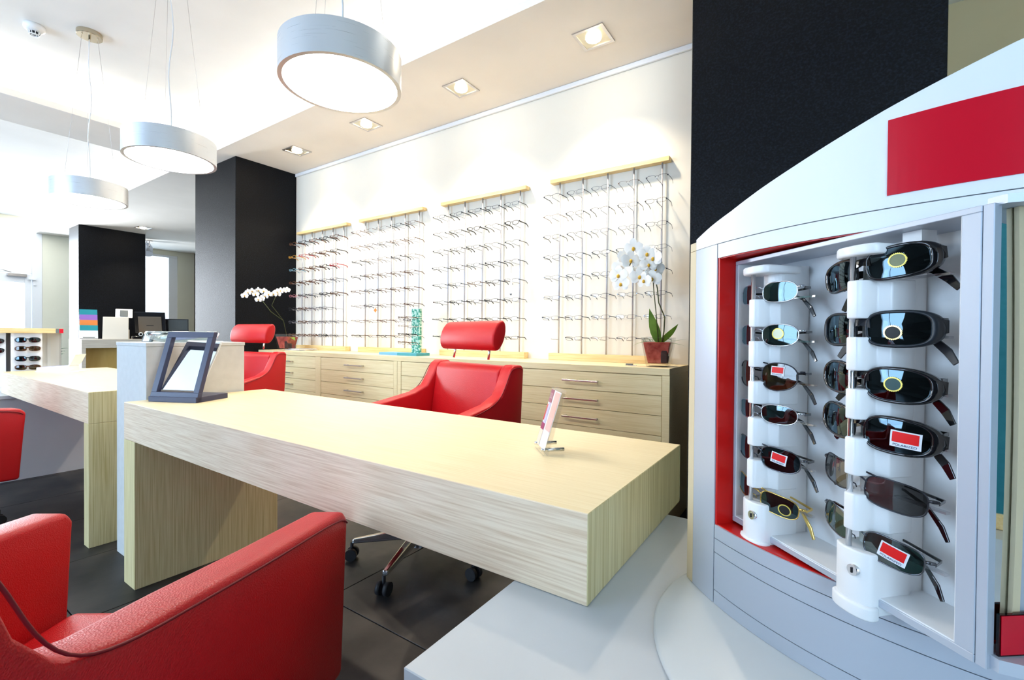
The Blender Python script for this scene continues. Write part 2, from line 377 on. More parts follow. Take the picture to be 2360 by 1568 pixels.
# columns
def column(x0, x1, y0, y1, label):
    o = MB().box(x0, x1, y0, y1, 0.0, HC).build('column', BLACKC, bevel=0.003, bseg=1); o['kind'] = 'structure'; o['label'] = label; return o
column(-5.75, -4.855, 2.28, YW-.001, 'black textured column left of the eyeglass wall')
column(-0.525, 0.366, 2.28, YW-.001, 'black textured column behind the sunglasses display')
column(-10.65, -10.12, 2.32, 3.22, 'black textured column behind the cash desk')
column(-11.69, -10.9, 4.62, 5.29, 'dark column beside the far window')

# ------------------------------------------------------------------ desks
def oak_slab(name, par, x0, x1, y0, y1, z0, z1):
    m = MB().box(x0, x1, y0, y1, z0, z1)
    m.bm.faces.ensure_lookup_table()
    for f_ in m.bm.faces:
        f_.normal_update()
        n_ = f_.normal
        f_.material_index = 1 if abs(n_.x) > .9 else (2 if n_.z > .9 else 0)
    return m.build(name, [WX, WZ, WTOPLIT], par, bevel=0.0012, bseg=1)
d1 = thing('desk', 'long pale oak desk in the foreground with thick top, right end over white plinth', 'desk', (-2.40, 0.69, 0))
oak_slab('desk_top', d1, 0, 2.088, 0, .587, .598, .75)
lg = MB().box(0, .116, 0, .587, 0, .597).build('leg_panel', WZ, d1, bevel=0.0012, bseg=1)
d2 = thing('desk', 'farther pale oak desk left of the white divider box', 'desk', (-4.86, 0.70, 0))
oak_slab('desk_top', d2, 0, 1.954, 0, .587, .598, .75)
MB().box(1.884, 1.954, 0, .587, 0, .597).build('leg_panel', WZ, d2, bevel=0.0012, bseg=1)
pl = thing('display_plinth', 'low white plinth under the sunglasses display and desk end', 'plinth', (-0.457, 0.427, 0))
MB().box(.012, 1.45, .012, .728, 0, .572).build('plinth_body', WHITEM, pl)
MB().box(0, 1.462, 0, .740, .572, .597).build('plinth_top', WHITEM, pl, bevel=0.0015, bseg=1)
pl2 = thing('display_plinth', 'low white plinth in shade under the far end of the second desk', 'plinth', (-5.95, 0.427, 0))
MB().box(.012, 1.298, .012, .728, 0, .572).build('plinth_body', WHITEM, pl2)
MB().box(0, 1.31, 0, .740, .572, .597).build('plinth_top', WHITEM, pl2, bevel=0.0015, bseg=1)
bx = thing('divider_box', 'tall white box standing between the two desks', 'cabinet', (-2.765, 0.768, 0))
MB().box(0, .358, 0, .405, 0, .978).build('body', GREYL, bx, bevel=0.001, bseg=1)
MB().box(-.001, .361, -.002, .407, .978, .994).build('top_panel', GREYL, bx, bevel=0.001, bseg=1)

# ------------------------------------------------------------------ drawer cabinets along the back wall
YF = 2.50
wt = thing('worktop', 'long pale oak worktop along the back wall over the drawer cabinets', 'worktop', (-4.84, YF, 0.83))
m_ = MB().box(0, 4.17, 0, YW-YF-.003, 0, .038); m_.bm.faces.ensure_lookup_table()
for f_ in m_.bm.faces:
    f_.normal_update(); f_.material_index = 1 if f_.normal.z > .9 else 0
m_.build('top', [WC, WTOPLIT], wt, bevel=0.001, bseg=1)
names = ['leftmost drawer cabinet, beside the black column', 'drawer cabinet second from left, under the worktop with the blue stand', 'drawer cabinet third from left, behind the red headrest chair', 'rightmost drawer cabinet, behind the acrylic leaflet holder']
for k, (x0, x1) in enumerate(((-4.80, -3.844), (-3.765, -2.804), (-2.721, -1.76), (-1.675, -0.709))):
    cb = thing('drawer_cabinet', 'pale oak ' + names[k], 'cabinet', (x0-.04, YF, 0), 0, 'drawer cabinets along the back wall')
    wd = x1-x0+.08
    b = MB(); b.box(0, .04, .0, YW-YF-.005, 0, .829); b.box(wd-.04, wd, .0, YW-YF-.005, 0, .829); b.box(.04, wd-.04, .025, YW-YF-.005, 0, .829); b.box(.04, wd-.04, .0, .025, 0, .06)
    b.build('carcass', WC, cb, bevel=0.0008, bseg=1)
    for q in range(7):
        z1 = .826-q*.1085
        dr = MB().box(.043, wd-.043, .002, .024, z1-.1055, z1).build('drawer', WC, cb, bevel=0.0008, bseg=1)
        xm = wd/2+.01; zc = z1-.052
        h = MB().box(xm-.115, xm+.115, -.033, -.025, zc-.005, zc+.005)
        for s_ in (-1, 1): h.box(xm+s_*.10-.006, xm+s_*.10+.006, -.026, .003, zc-.005, zc+.005)
        h.build('handle', STEEL, dr, bevel=0.0015, bseg=1)

# ------------------------------------------------------------------ chairs
def side_poly(office):
    if office: return [(.22, .32), (.235, .50), (.235, .655), (.215, .675), (.06, .705), (-.08, .735), (-.15, .77), (-.185, .83), (-.21, .885), (-.235, .902), (-.285, .902), (-.30, .885), (-.285, .62), (-.25, .32)]
    return [(.30, .29), (.315, .50), (.325, .625), (.305, .648), (.077, .672), (-.101, .694), (-.205, .704), (-.268, .722), (-.305, .77), (-.33, .845), (-.355, .872), (-.41, .87), (-.425, .85), (-.405, .60), (-.37, .30)]
def arm(side, office, flare=.05, th=.075):
    m = MB(); pts = side_poly(office)
    def X(y): return side*((.245 + th + flare*(y+.3)/.6) if office else .337-.1405*(.325-y))
    outer = [(X(y), y, z) for y, z in pts]; inner = [(X(y)-side*th, y, z) for y, z in pts]
    a = [m.bm.verts.new(p) for p in outer]; b = [m.bm.verts.new(p) for p in inner]; n = len(pts)
    m.bm.faces.new(a); m.bm.faces.new(b[::-1])
    for i in range(n): m.bm.faces.new((a[i], a[(i+1) % n], b[(i+1) % n], b[i]))
    return m, outer
def make_chair(label, loc, rz, office, group=None):
    up = .02 if office else 0.0; bk_ = 0.0 if office else -.115
    t = thing('office_chair' if office else 'visitor_chair', label, 'chair', loc, rz, group)
    fl_ = .05 if office else .13
    for s_ in (-1, 1):
        m, outer = arm(s_, office, fl_)
        a = m.build('armrest', RED, t, bevel=0.016, bseg=3)
        seam = [Vector(p)+Vector((s_*.0005, 0, 0)) for p in outer[2:12]]
        cen = Vector((seam[0].x, 0, .45+up)); sp = []
        for p in seam:
            d = Vector((0, p.y, p.z))-Vector((0, 0.0, .45+up)); d.normalize(); sp.append(p - d*.014)
        # smooth the seam
        cur = []
        for i in range(len(sp)-1):
            for q in range(4):
                cur.append(sp[i].lerp(sp[i+1], q/4))
        for _ in range(6): cur = [cur[0]]+[(cur[i-1]+cur[i]*2+cur[i+1])/4 for i in range(1, len(cur)-1)]+[cur[-1]]
        MB().tube(cur, .0019, 6).build('seam', PIPE, a)
    b = MB(); w_ = .25 if office else .20
    prof = [(y+bk_, z) for y, z in ((-.17, .40), (-.165, .60), (-.20, .85), (-.225, .875), (-.28, .875), (-.295, .86), (-.28, .60), (-.245, .30), (-.17, .30))]
    b.prism([(-w_, y, z+up) for y, z in prof], (2*w_, 0, 0)); b.build('backrest', RED, t, bevel=0.014, bseg=3)
    s = MB(); s.prism([(-.235, y, z+up) for y, z in ((-.20+bk_, .30), (-.20+bk_, .43), (.0, .435), (.12, .45), (.20 if office else .285, .445), (.225 if office else .31, .40), (.215 if office else .30, .30))], (.47, 0, 0))
    s.build('seat', RED, t, bevel=0.02, bseg=3)
    by = .05 if office else 0.0; s = MB().cyl(.028, .10, .30+up, 0, by); s.cyl(.05, .07, .15, 0, by); s.box(-.12, .12, -.12, .12, .285+up, .30+up); s.build('gas_column', CHROME, t)
    for k in range(5):
        a = k*2*PI/5 + (.85 if office else 0.2); ca, sa = math.cos(a), math.sin(a)
        lgm = MB(); P = lambda r_, h_, s2: (r_*ca - s2*sa, by + r_*sa + s2*ca, h_)
        A = [P(.03, .10, -.020), P(.03, .10, .020), P(.31, .075, .013), P(.31, .075, -.013)]; B = [P(.03, .15, -.018), P(.03, .15, .018), P(.31, .095, .010), P(.31, .095, -.010)]
        va = [lgm.bm.verts.new(p) for p in A]; vb = [lgm.bm.verts.new(p) for p in B]
        lgm.bm.faces.new(va[::-1]); lgm.bm.faces.new(vb)
        for i in range(4): lgm.bm.faces.new((va[i], va[(i+1) % 4], vb[(i+1) % 4], vb[i]))
        lo = lgm.build('leg', CHROME, t, bevel=0.005, bseg=2)
        cm = MB(); cx, cy = .315*ca, .315*sa+by
        for s2 in (-1, 1):
            c0 = Vector((cx-sa*s2*.008, cy+ca*s2*.008, .027)); c1 = Vector((cx-sa*s2*.026, cy+ca*s2*.026, .027)); cm.tube([c0, c1], .027, 14)
        cm.tube([(cx, cy, .03), (cx, cy, .08)], .008, 8); cm.build('castor', RUBBER, lo)
    if office:
        hr = MB(); prof = []
        for k in range(20):
            a = k*2*PI/20; prof.append((-.245+.045*math.cos(a)*(1 if math.cos(a) > 0 else .8), 1.025+.072*math.sin(a)+.0*math.cos(a)))
        # lens-shaped roll, flatter behind
        hr.prism([(-.215, y-.0 + (z-1.03)*-.25, z+.012) for y, z in prof], (.43, 0, 0)); h = hr.build('headrest', RED, t, bevel=0.012, bseg=3)
        for s_ in (-1, 1):
            MB().tube([(s_*.14, -.235, .92), (s_*.135, -.25, 1.0)], .006, 10).build('headrest_post', CHROME, t)
    return t
def rot_to(dx, dy): return math.atan2(dy, dx)-PI/2
# near visitor chair, lower left
make_chair('red leather armchair at the lower left corner, seen from its right side', (-.965, 0.197, 0), rot_to(-.586, .810), False, 'red leather armchairs')
make_chair('red leather armchair cut by the left edge, in front of the farther desk', (-3.645, 0.20, 0), rot_to(-.15, .99), False, 'red leather armchairs')
make_chair('red leather swivel chair with headrest behind the foreground desk', (-1.523, 1.585, 0), rot_to(-.22, -.975), True, 'red leather armchairs')
make_chair('red leather swivel chair with headrest behind the white divider box', (-3.62, 1.60, 0), rot_to(.12, -.99), True, 'red leather armchairs')

# ------------------------------------------------------------------ ceiling lamps
for k, (x, zb, lab) in enumerate(((-1.389, 1.895, 'nearest and largest looking round aluminium pendant lamp'), (-2.803, 1.925, 'middle round aluminium pendant lamp of the row'), (-4.112, 1.920, 'farthest round aluminium pendant lamp, near the left window'))):
    t = thing('pendant_lamp', lab, 'lamp', (x, 1.0, zb), 0, 'round pendant lamps')
    sh = MB().lathe([(.186, .0), (.2, .0), (.2, .112), (.194, .112), (.194, .012), (.186, .012), (.186, .0)], seg=72); es_ = sh.build('lamp_shade', ALU, t).modifiers.new('edges', 'EDGE_SPLIT'); es_.split_angle = .6
    MB().disc(.186, .006, seg=64, up=False).build('diffuser', LAMP, t)
    MB().disc(.194, .108, seg=64).build('top_plate', WHITE, t)
    ztop = HU-zb
    for q in range(3):
        a = q*2*PI/3+.9; MB().tube([(.15*math.cos(a), .15*math.sin(a), .108), (.045*math.cos(a), .045*math.sin(a), ztop-.03)], .0008, 5).build('suspension_wire', STEEL, t)
    MB().tube([(.0+.012*math.sin(i*1.1)*math.sin(i*PI/12), .008*math.cos(i*.9)*math.sin(i*PI/12), .108+(ztop-.138)*i/12) for i in range(13)], .0032, 8).build('power_cord', WHITE, t)
    cn = MB().lathe([(.0, ztop-.03), (.066, ztop-.03), (.068, ztop-.028), (.068, ztop-.0005)], seg=40)
    for q in range(3):
        a = q*2*PI/3+.9; cn.ball((.045*math.cos(a), .045*math.sin(a), ztop-.031), .004, seg=8)
    cn.tube([(0, 0, ztop-.045), (0, 0, ztop-.03)], .006, 10); es_ = cn.build('canopy', NICKEL, t).modifiers.new('edges', 'EDGE_SPLIT'); es_.split_angle = .6
dls = [(-1.141, 2.534, 'nearest square downlight, above the orchid end of the soffit'), (-2.161, 2.538, 'second square downlight from the right along the soffit'), (-3.197, 2.54, 'third square downlight from the right, beside the near pendant lamp'), (-4.216, 2.54, 'fourth square downlight from the right, beside the black column'), (-9.506, 2.99, 'far square downlight above the cash desk')]
for x, y, lab in dls:
    t = thing('downlight', lab, 'light', (x, y, HC), 0, 'recessed square downlights')
    f = MB(); o_, i_ = .095, .078
    for a in ((-o_, o_, -o_, -i_), (-o_, o_, i_, o_), (-o_, -i_, -i_, i_), (i_, o_, -i_, i_)): f.box(a[0], a[1], a[2], a[3], -.006, -.0005)
    f.build('frame', STEEL, t)
    g = MB(); i2 = .05
    q = [(-i_, -i_), (i_, -i_), (i_, i_), (-i_, i_)]
    MB().box(-i_, i_, -i_, i_, -.003, -.001).build('reflector', mat('gold_reflector', (0.75, 0.66, 0.48), 0.25, 1.0) if 'gold_reflector' not in bpy.data.materials else bpy.data.materials['gold_reflector'], t)
    b = MB().ball((0, 0, -.006), .046, 1, 1, .35, 20); b.build('bulb', BULB, t)
    l = bpy.data.lights.new('downlight_beam', 'SPOT'); l.energy = 42; l.color = (1, .86, .66); l.spot_size = 1.9; l.spot_blend = .8; l.shadow_soft_size = .04
    lo = bpy.data.objects.new('downlight_beam', l); C.objects.link(lo); lo.parent = t; lo.location = (0, 0, -.04)
sd = thing('smoke_detector', 'white round smoke detector on the ceiling, upper left', 'smoke detector', (-4.32, .775, HU))
MB().lathe([(0, -.0005), (.052, -.0005), (.054, -.02), (.050, -.03), (.034, -.042), (0, -.042)], seg=36).build('housing', WHITE, sd)
cg = MB()
for k in range(10):
    a = k*2*PI/10; cg.tube([(.030*math.cos(a), .030*math.sin(a), -.041), (.024*math.cos(a), .024*math.sin(a), -.062)], .0022, 6)
cg.tube([(.024*math.cos(k*PI/12), .024*math.sin(k*PI/12), -.062) for k in range(24)], .0025, 6, closed=True); cg.tube([(.012*math.cos(k*PI/12), .012*math.sin(k*PI/12), -.063) for k in range(24)], .0018, 6, closed=True)
cg.build('sensor_cage', WHITE, sd); MB().cyl(.020, -.060, -.041, seg=20).build('sensor', BLACK, sd)
ts = thing('spotlight', 'grey adjustable ceiling spotlight beside the far column', 'light', (-10.75, 3.46, HC))
MB().cyl(.07, -.02, 0, seg=24).build('ceiling_plate', STEEL, ts)
MB().tube([(-.06, 0, -.02), (-.075, 0, -.14)], .008, 8).tube([(.06, 0, -.02), (.075, 0, -.14)], .008, 8).build('yoke', STEEL, ts)
MB().tube([(-.06, .0, -.08), (.0, -.0, -.15), (.10, -.03, -.27)], [.06, .075, .07], 20).build('lamp_head', SILVERP, ts)

# ------------------------------------------------------------------ eyeglass racks
RODS = [[-4.691, -4.51, -4.328, -4.148, -3.973], [-3.639, -3.458, -3.277, -3.098, -2.924], [-2.588, -2.41, -2.229, -2.053, -1.876], [-1.545, -1.368, -1.189, -1.012, -.833]]
EXT = [(-4.763, -3.90), (-3.71, -2.864), (-2.653, -1.814), (-1.61, -.785)]
rl = ['leftmost wall rack for eyeglasses with oak top rail', 'second wall rack from the left for eyeglasses, oak top rail', 'third wall rack from the left for eyeglasses, oak top rail', 'rightmost wall rack for eyeglasses, behind the large orchid']
ZR = [1.985-.1385*k for k in range(8)]
ROD = mat('grey_rod', (0.50, 0.50, 0.55), 0.4, 0.5)
for k in range(4):
    t = thing('eyeglass_rack', rl[k], 'rack', (EXT[k][0], YW-.03, .87), 0, 'eyeglass racks on the back wall')
    W_ = EXT[k][1]-EXT[k][0]
    MB().box(0, W_, -.025, .028, 1.243, 1.27).build('top_rail', WRAIL, t, bevel=0.001, bseg=1)
    MB().box(0, W_, -.03, .028, -.0015, .045).build('base_block', WRAIL, t, bevel=0.001, bseg=1)
    rod = None; peg = None
    for x in RODS[k]:
        if rod is None: rod = MB().tube([(0, 0, .045), (0, 0, 1.243)], .0055, 8).build('rod', ROD, t); rod.location = (x-EXT[k][0], 0, 0)
        else: copy_part(rod, (x-EXT[k][0], 0, 0))
        for z in ZR:
            if peg is None:
                peg = MB().tube([(0, -.003, 0), (0, -.105, .004), (0, -.112, .010)], .0022, 5).build('peg', ROD, t); peg.location = (x-EXT[k][0], 0, z-.875)
            else: copy_part(peg, (x-EXT[k][0], 0, z-.875))

def outline(w_, h_, e=2.6, tz=0.0, n=28, drop=0.0):
    """half outline of a lens centred at 0: superellipse, outer side (+x) lifted by tz, lower outer corner drop"""
    pts = []
    for k in range(n):
        a = 2*PI*k/n; c, s = math.cos(a), math.sin(a)
        x = w_*math.copysign(abs(c)**(2/e), c); z = h_*math.copysign(abs(s)**(2/e), s)
        z += tz*(x/w_)
        if s < 0: x -= drop*(-s)*w_*.5; z -= drop*h_*.25*(x/w_ < 0)
        pts.append((x, z))
    return pts
def make_specs(w_=.025, h_=.014, e=3, rim=.0013, col=BLACK, tcol=None, tt=.003, half=False):
    """spectacles: bridge at origin facing -y, arms open towards +y"""
    t = bpy.data.objects.new('eyeglasses', None); C.objects.link(t); t.empty_display_size = .03
    gap = .009; ol = outline(w_, h_, e, .001, 20)
    cv = lambda x: x*x*1.6
    f = MB()
    for s_ in (-1, 1):
        pp = [(s_*(gap+w_+x), cv(gap+w_+x), z) for x, z in ol]
        if half: f.tube([q for q in pp[:11]], rim, 5)
        else: f.tube(pp, rim, 5, closed=True)
        f.box(min(s_*.0595, s_*.0665), max(s_*.0595, s_*.0665), .004, .010, .002, .002+tt*1.4)
    f.tube([(-gap-.001, .0, .003), (-.004, -.001, .006), (.004, -.001, .006), (gap+.001, .0, .003)], rim, 5)
    f.build('frame_front', col, t)
    for s_ in (-1, 1):
        m = MB(); pp = [(s_*(gap+w_+x*.97), cv(gap+w_+x), z*.97) for x, z in ol]; c0 = m.bm.verts.new((s_*(gap+w_), cv(gap+w_)-.0008, 0)); vs = [m.bm.verts.new(p) for p in pp]
        for i in range(len(vs)): m.bm.faces.new((c0, vs[i], vs[(i+1) % len(vs)]))
        m.build('lens', EYELENS, t, smooth=True)
        a = MB(); hh = tt/2
        pts = [(s_*.0655, .008, .004), (s_*.068, .06, .003), (s_*.068, .095, .001), (s_*.066, .12, -.014)]
        A = []
        for (x, y, z), k_ in zip(pts, (1, 1, 1.1, 1.5)): A.append([a.bm.verts.new((x-.0007, y, z-hh*k_)), a.bm.verts.new((x+.0007, y, z-hh*k_)), a.bm.verts.new((x+.0007, y, z+hh*k_)), a.bm.verts.new((x-.0007, y, z+hh*k_))])
        for P_, Q_ in zip(A, A[1:]):
            for i in range(4): a.bm.faces.new((P_[i], P_[(i+1) % 4], Q_[(i+1) % 4], Q_[i]))
        a.bm.faces.new(A[0][::-1]); a.bm.faces.new(A[-1])
        a.build('temple', tcol or col, t)
    return t
TORT = mat('tortoise_brown', (0.10, 0.035, 0.012), 0.3); REDF = mat('red_frame', (0.45, 0.01, 0.02), 0.3); AMBF = mat('amber_frame', (0.55, 0.28, 0.03), 0.3); BLUF = mat('pale_blue_frame', (0.18, 0.36, 0.45), 0.3); GRYF = mat('grey_frame', (0.10, 0.10, 0.13), 0.3); PNKF = mat('pink_frame', (0.5, 0.18, 0.22), 0.3)
PR = {}
def proto(key, *a, **k): PR[key] = (make_specs(*a, **k), False)
proto('black oval thick', .0245, .0145, 2.4, .0021, BLACK, None, .008)
proto('brown oval thick', .0245, .0145, 2.4, .0021, TORT, None, .008)
proto('red rectangular', .025, .0125, 4, .0018, REDF, None, .006)
proto('amber rectangular', .025, .0125, 4, .0019, AMBF, None, .006)
proto('pale blue oval', .024, .013, 2.4, .0018, BLUF, None, .006)
proto('grey oval', .024, .0135, 2.4, .0015, GRYF, None, .005)
proto('pink oval', .024, .0135, 2.4, .0016, PNKF, None, .005)
proto('brown slim rectangular', .0255, .0105, 4, .0013, TORT, None, .005)
proto('black slim rectangular', .0255, .0110, 4, .0013, BLACK, None, .006)
proto('dark metal rectangular', .026, .0125, 3.4, .0010, DKMET, BLACK, .0045)
proto('dark metal half-rim', .026, .0125, 3.4, .0012, DKMET, BLACK, .0045, half=True)
proto('silver rectangular', .026, .0120, 3.4, .0009, GUN, DKMET, .003)
proto('bronze half-rim', .026, .0115, 3.4, .0010, TORT, TORT, .003, half=True)
reg(None)
OPT = [['black oval thick']*5+['brown oval thick']*5+['red rectangular', 'grey oval', 'grey oval'],
       ['brown slim rectangular']*3+['bronze half-rim']*3+['black slim rectangular', 'grey oval'],
       ['dark metal rectangular']*3+['black slim rectangular']*2+['dark metal half-rim']*3+['brown slim rectangular', 'bronze half-rim'],
       ['dark metal half-rim']*3+['silver rectangular']*3+['dark metal rectangular']*3+['bronze half-rim']]
ORD = ['top', 'second', 'third', 'fourth', 'fifth', 'sixth', 'seventh', 'bottom']; POS = ['leftmost', 'second', 'middle', 'fourth', 'rightmost']
RK = ['leftmost rack', 'second rack', 'third rack', 'rightmost rack']
def place_specs(kind, loc, rz, label, group):
    root, used = PR[kind]
    if not used:
        root.location = loc; root.rotation_euler = (0, 0, rz); PR[kind] = (root, True); t = root
    else: t = dup(root, loc, rz)
    t.name = 'eyeglasses'; return tag(t, label, 'eyeglasses', group)
FORCE = {(0, 2, 0): 'pale blue oval', (0, 1, 0): 'amber rectangular', (0, 2, 4): 'red rectangular', (0, 4, 0): 'pink oval', (2, 1, 4): 'black oval thick', (2, 1, 2): 'black oval thick', (2, 5, 3): 'black slim rectangular'}
for k in range(4):
    for r_ in range(8):
        for c_ in range(5):
            if (k, r_, c_) in ((3, 7, 0), (0, 5, 4)): continue
            kind = FORCE.get((k, r_, c_)) or random.choice(OPT[k])
            x = RODS[k][c_]+random.uniform(-.006, .006)
            place_specs(kind, (x, YW-.03-.118, ZR[r_]+.006), random.uniform(-.06, .06), '%s eyeglasses in %s row, %s position, on the %s' % (kind, ORD[r_], POS[c_], RK[k]), 'eyeglasses on the wall racks')
tg = MB().prism([(0, 0, .022), (.022, 0, 0), (0, 0, -.022), (-.022, 0, 0)], (0, .001, 0)).build('price_tag', ORNG); tg.location = (-3.35, YW-.15, 1.255); tag(tg, 'small orange diamond-shaped tag hanging on the second eyeglass rack', 'tag')
MB().tube([(0, 0, .022), (0, .0, .045)], .0006, 4).build('thread', BLACK, tg)
tg = MB().prism([(-.012, 0, -.14), (.0, 0, -.155), (.012, 0, -.14), (.008, 0, 0), (0, 0, .01), (-.004, 0, 0)], (0, .001, 0)).build('price_tag', PAPER); tg.location = (-1.872, YW-.153, 1.48); tag(tg, 'long pale price tag hanging from the third eyeglass rack', 'tag')
MB().tube([(0, 0, .01), (0, 0, .10)], .0008, 4).build('thread', BLACK, tg)
MB().prism([(-.012, -.001, -.14), (.0, -.001, -.155), (.012, -.001, -.14)], (0, .001, 0)).build('tag_tip', BLACK, tg)

# ------------------------------------------------------------------ orchids
def flower(m_, c, r, ang, tilt):
    R_ = Matrix.Rotation(ang, 3, 'Z') @ Matrix.Rotation(tilt, 3, 'X')
    for k, (a, l_, w_) in enumerate(((PI/2, 1, .62), (PI/2+2.2, .95, .55), (PI/2-2.2, .95, .55), (.15, 1, .85), (PI-.15, 1, .85))):
        d = Vector((math.cos(a), 0, math.sin(a))); n = Vector((-math.sin(a), 0, math.cos(a)))
        cs = [(0, 0, 0), (.35, w_*.8, -.06), (.7, w_, -.10), (1.0, w_*.35, -.02)]
        L_ = []; Rr = []
        for f_, ww, yy in cs:
            L_.append(m_.bm.verts.new(Vector(c)+R_ @ ((d*f_*l_ + n*ww*.62 + Vector((0, yy-(.05 if k > 2 else 0), 0)))*r))); Rr.append(m_.bm.verts.new(Vector(c)+R_ @ ((d*f_*l_ - n*ww*.62 + Vector((0, yy-(.05 if k > 2 else 0), 0)))*r)))
        for i in range(3):
            fc = m_.bm.faces.new((L_[i], L_[i+1], Rr[i+1], Rr[i])); fc.smooth = True
def leaf(m_, base, d, length, width, droop, n=7):
    d = Vector(d); side = Vector((-d.y, d.x, 0)).normalized() if d.z < .6 else Vector((.9, .42, .1)); L_, Rr, Mi = [], [], []
    for i in range(n):
        t = i/(n-1); p = Vector(base)+d*length*t + Vector((0, 0, -droop*t*t)); ww = width*math.sin(PI*(.08+.92*t)**.8)*.5 + .0005
        Mi.append(m_.bm.verts.new(p+Vector((0, 0, -.15*ww)))); L_.append(m_.bm.verts.new(p+side*ww)); Rr.append(m_.bm.verts.new(p-side*ww))
    for i in range(n-1):
        for a, b in ((L_, Mi), (Mi, Rr)):
            f_ = m_.bm.faces.new((a[i], a[i+1], b[i+1], b[i])); f_.smooth = True
def square_pot(m_, w0, w1, z0, z1, wall=.006, inner=True):
    def ring(hw, z): return [m_.bm.verts.new((sx*hw, sy*hw, z)) for sx, sy in ((-1, -1), (1, -1), (1, 1), (-1, 1))]
    a, b = ring(w0, z0), ring(w1, z1)
    m_.bm.faces.new(a[::-1])
    for i in range(4): m_.bm.faces.new((a[i], a[(i+1) % 4], b[(i+1) % 4], b[i]))
    if inner:
        c, d = ring(w1-wall, z1), ring(w0-wall, z0+.018)
        for i in range(4): m_.bm.faces.new((b[i], b[(i+1) % 4], c[(i+1) % 4], c[i])); m_.bm.faces.new((c[i], c[(i+1) % 4], d[(i+1) % 4], d[i]))
        m_.bm.faces.new(d)
    else: m_.bm.faces.new(b)
def orchid(label, loc, rz, leaves, stems, flowers, hs, s=1.0):
    t = thing('potted_orchid', label, 'plant', loc, rz)
    m = MB(); square_pot(m, .058*s, .085*s, 0, .165*s); m.build('glass_pot', GLASS, t, bevel=0.003, bseg=2)
    m = MB(); square_pot(m, .050*s, .073*s, .020*s, .138*s, inner=False); m.build('substrate', SOIL, t, bevel=0.004, bseg=2)
    m = MB().box(.022*s, .060*s, -.064*s, -.0*s, .022*s, .128*s); m.build('bark', BARK, t, bevel=0.006, bseg=2)
    for b_, d_, l_, w_, dr in leaves:
        m = MB(); leaf(m, b_, d_, l_, w_, dr); m.build('leaf', GREEN, t)
    for pts, r_ in stems: MB().tube(pts, r_, 7).build('stem', STEM, t)
    for c, r_, a, tl_ in flowers:
        m = MB(); flower(m, c, r_, a, tl_); fo = m.build('flower', PETAL, t)
        lp = MB().ball(Vector(c)+Vector((math.sin(a)*r_*.15, -r_*.15, -r_*.1)), r_*.16, 1, 1, 1.3, 8); lp.build('flower_lip', YELLOW, fo)
    return t
POT1 = Vector((-.775, 2.655, .868))
def rel(x, y, z): return (x-POT1.x, y-POT1.y, z-POT1.z)
fl1 = []
FP1 = [(-.955, 2.60, 1.50), (-.985, 2.60, 1.44), (-.99, 2.58, 1.39), (-.95, 2.59, 1.41), (-.975, 2.58, 1.34), (-.905, 2.58, 1.54), (-.865, 2.60, 1.51), (-.83, 2.57, 1.50), (-.795, 2.58, 1.475), (-.82, 2.57, 1.44), (-.79, 2.6, 1.42), (-.87, 2.57, 1.375), (-.84, 2.56, 1.35), (-.80, 2.57, 1.36), (-.92, 2.57, 1.47), (-.885, 2.6, 1.41)]
for i, p_ in enumerate(FP1): fl1.append((rel(*p_), .050+.006*((i*7) % 3)/2, random.uniform(-.5, .5), random.uniform(-.3, .3)))
orchid('tall white orchid in a glass pot at the right end of the worktop', POT1, .12,
       [((0, 0, .13), (-.25, -.1, .95), .20, .058, -.01), ((.01, 0, .13), (.62, .1, .75), .15, .05, .0), ((-.01, -.02, .14), (-.93, -.2, .25), .15, .035, .07), ((0, .01, .14), (-.75, .3, .35), .12, .03, .03), ((.02, -.01, .135), (.95, -.1, .22), .15, .016, .01), ((.02, .0, .135), (.95, .1, .10), .13, .03, .03)],
       [([(.015, 0, .12), (.03, -.01, .20), (.035, -.02, .28), (.005, -.04, .36), (.0, -.06, .44), (-.03, -.04, .55), (-.08, -.03, .62), (-.15, -.03, .61), (-.19, -.03, .52)], .0034), ([(.0, 0, .12), (-.012, -.02, .30), (-.02, -.05, .42), (-.03, -.04, .52), (.0, -.03, .57), (.02, -.03, .59)], .0028)], fl1, 1)
POT2 = Vector((-4.53, 2.63, .868)); fl2 = []
FP2 = [(565, 686), (573, 678), (582, 675), (590, 681), (597, 672), (603, 690), (612, 684), (596, 693), (620, 679), (609, 673), (632, 678), (640, 672), (648, 669), (656, 668), (663, 666), (641, 677)]
def p2(x, y):  # spray of the left orchid: spans from the column side towards the wall
    t = (x-565)/100; return (-4.74+.26*t, 2.31+.27*t, 1.04+(771-y)/1064*(4.53+ (-.12)*t))
for i, q in enumerate(FP2):
    p_ = p2(*q); fl2.append(((p_[0]-POT2.x, p_[1]-POT2.y, p_[2]-POT2.z), .034, random.uniform(.2, .9), random.uniform(-.4, .4)))
def r2(x, y): p_ = p2(x, y); return (p_[0]-POT2.x, p_[1]-POT2.y, p_[2]-POT2.z)
orchid('white orchid in a glass pot beside the black column, partly behind a red headrest', POT2, .3,
       [((.02, 0, .13), (.75, -.3, .25), .16, .055, .07), ((0, 0, .13), (.4, .5, .3), .10, .04, .03)],
       [([(0, 0, .12), (-.02, -.03, .30), r2(625, 720), r2(605, 695)], .003), ([(0, 0, .12), (-.02, -.03, .30), r2(627, 705), r2(637, 682)], .0025)], fl2, 1)

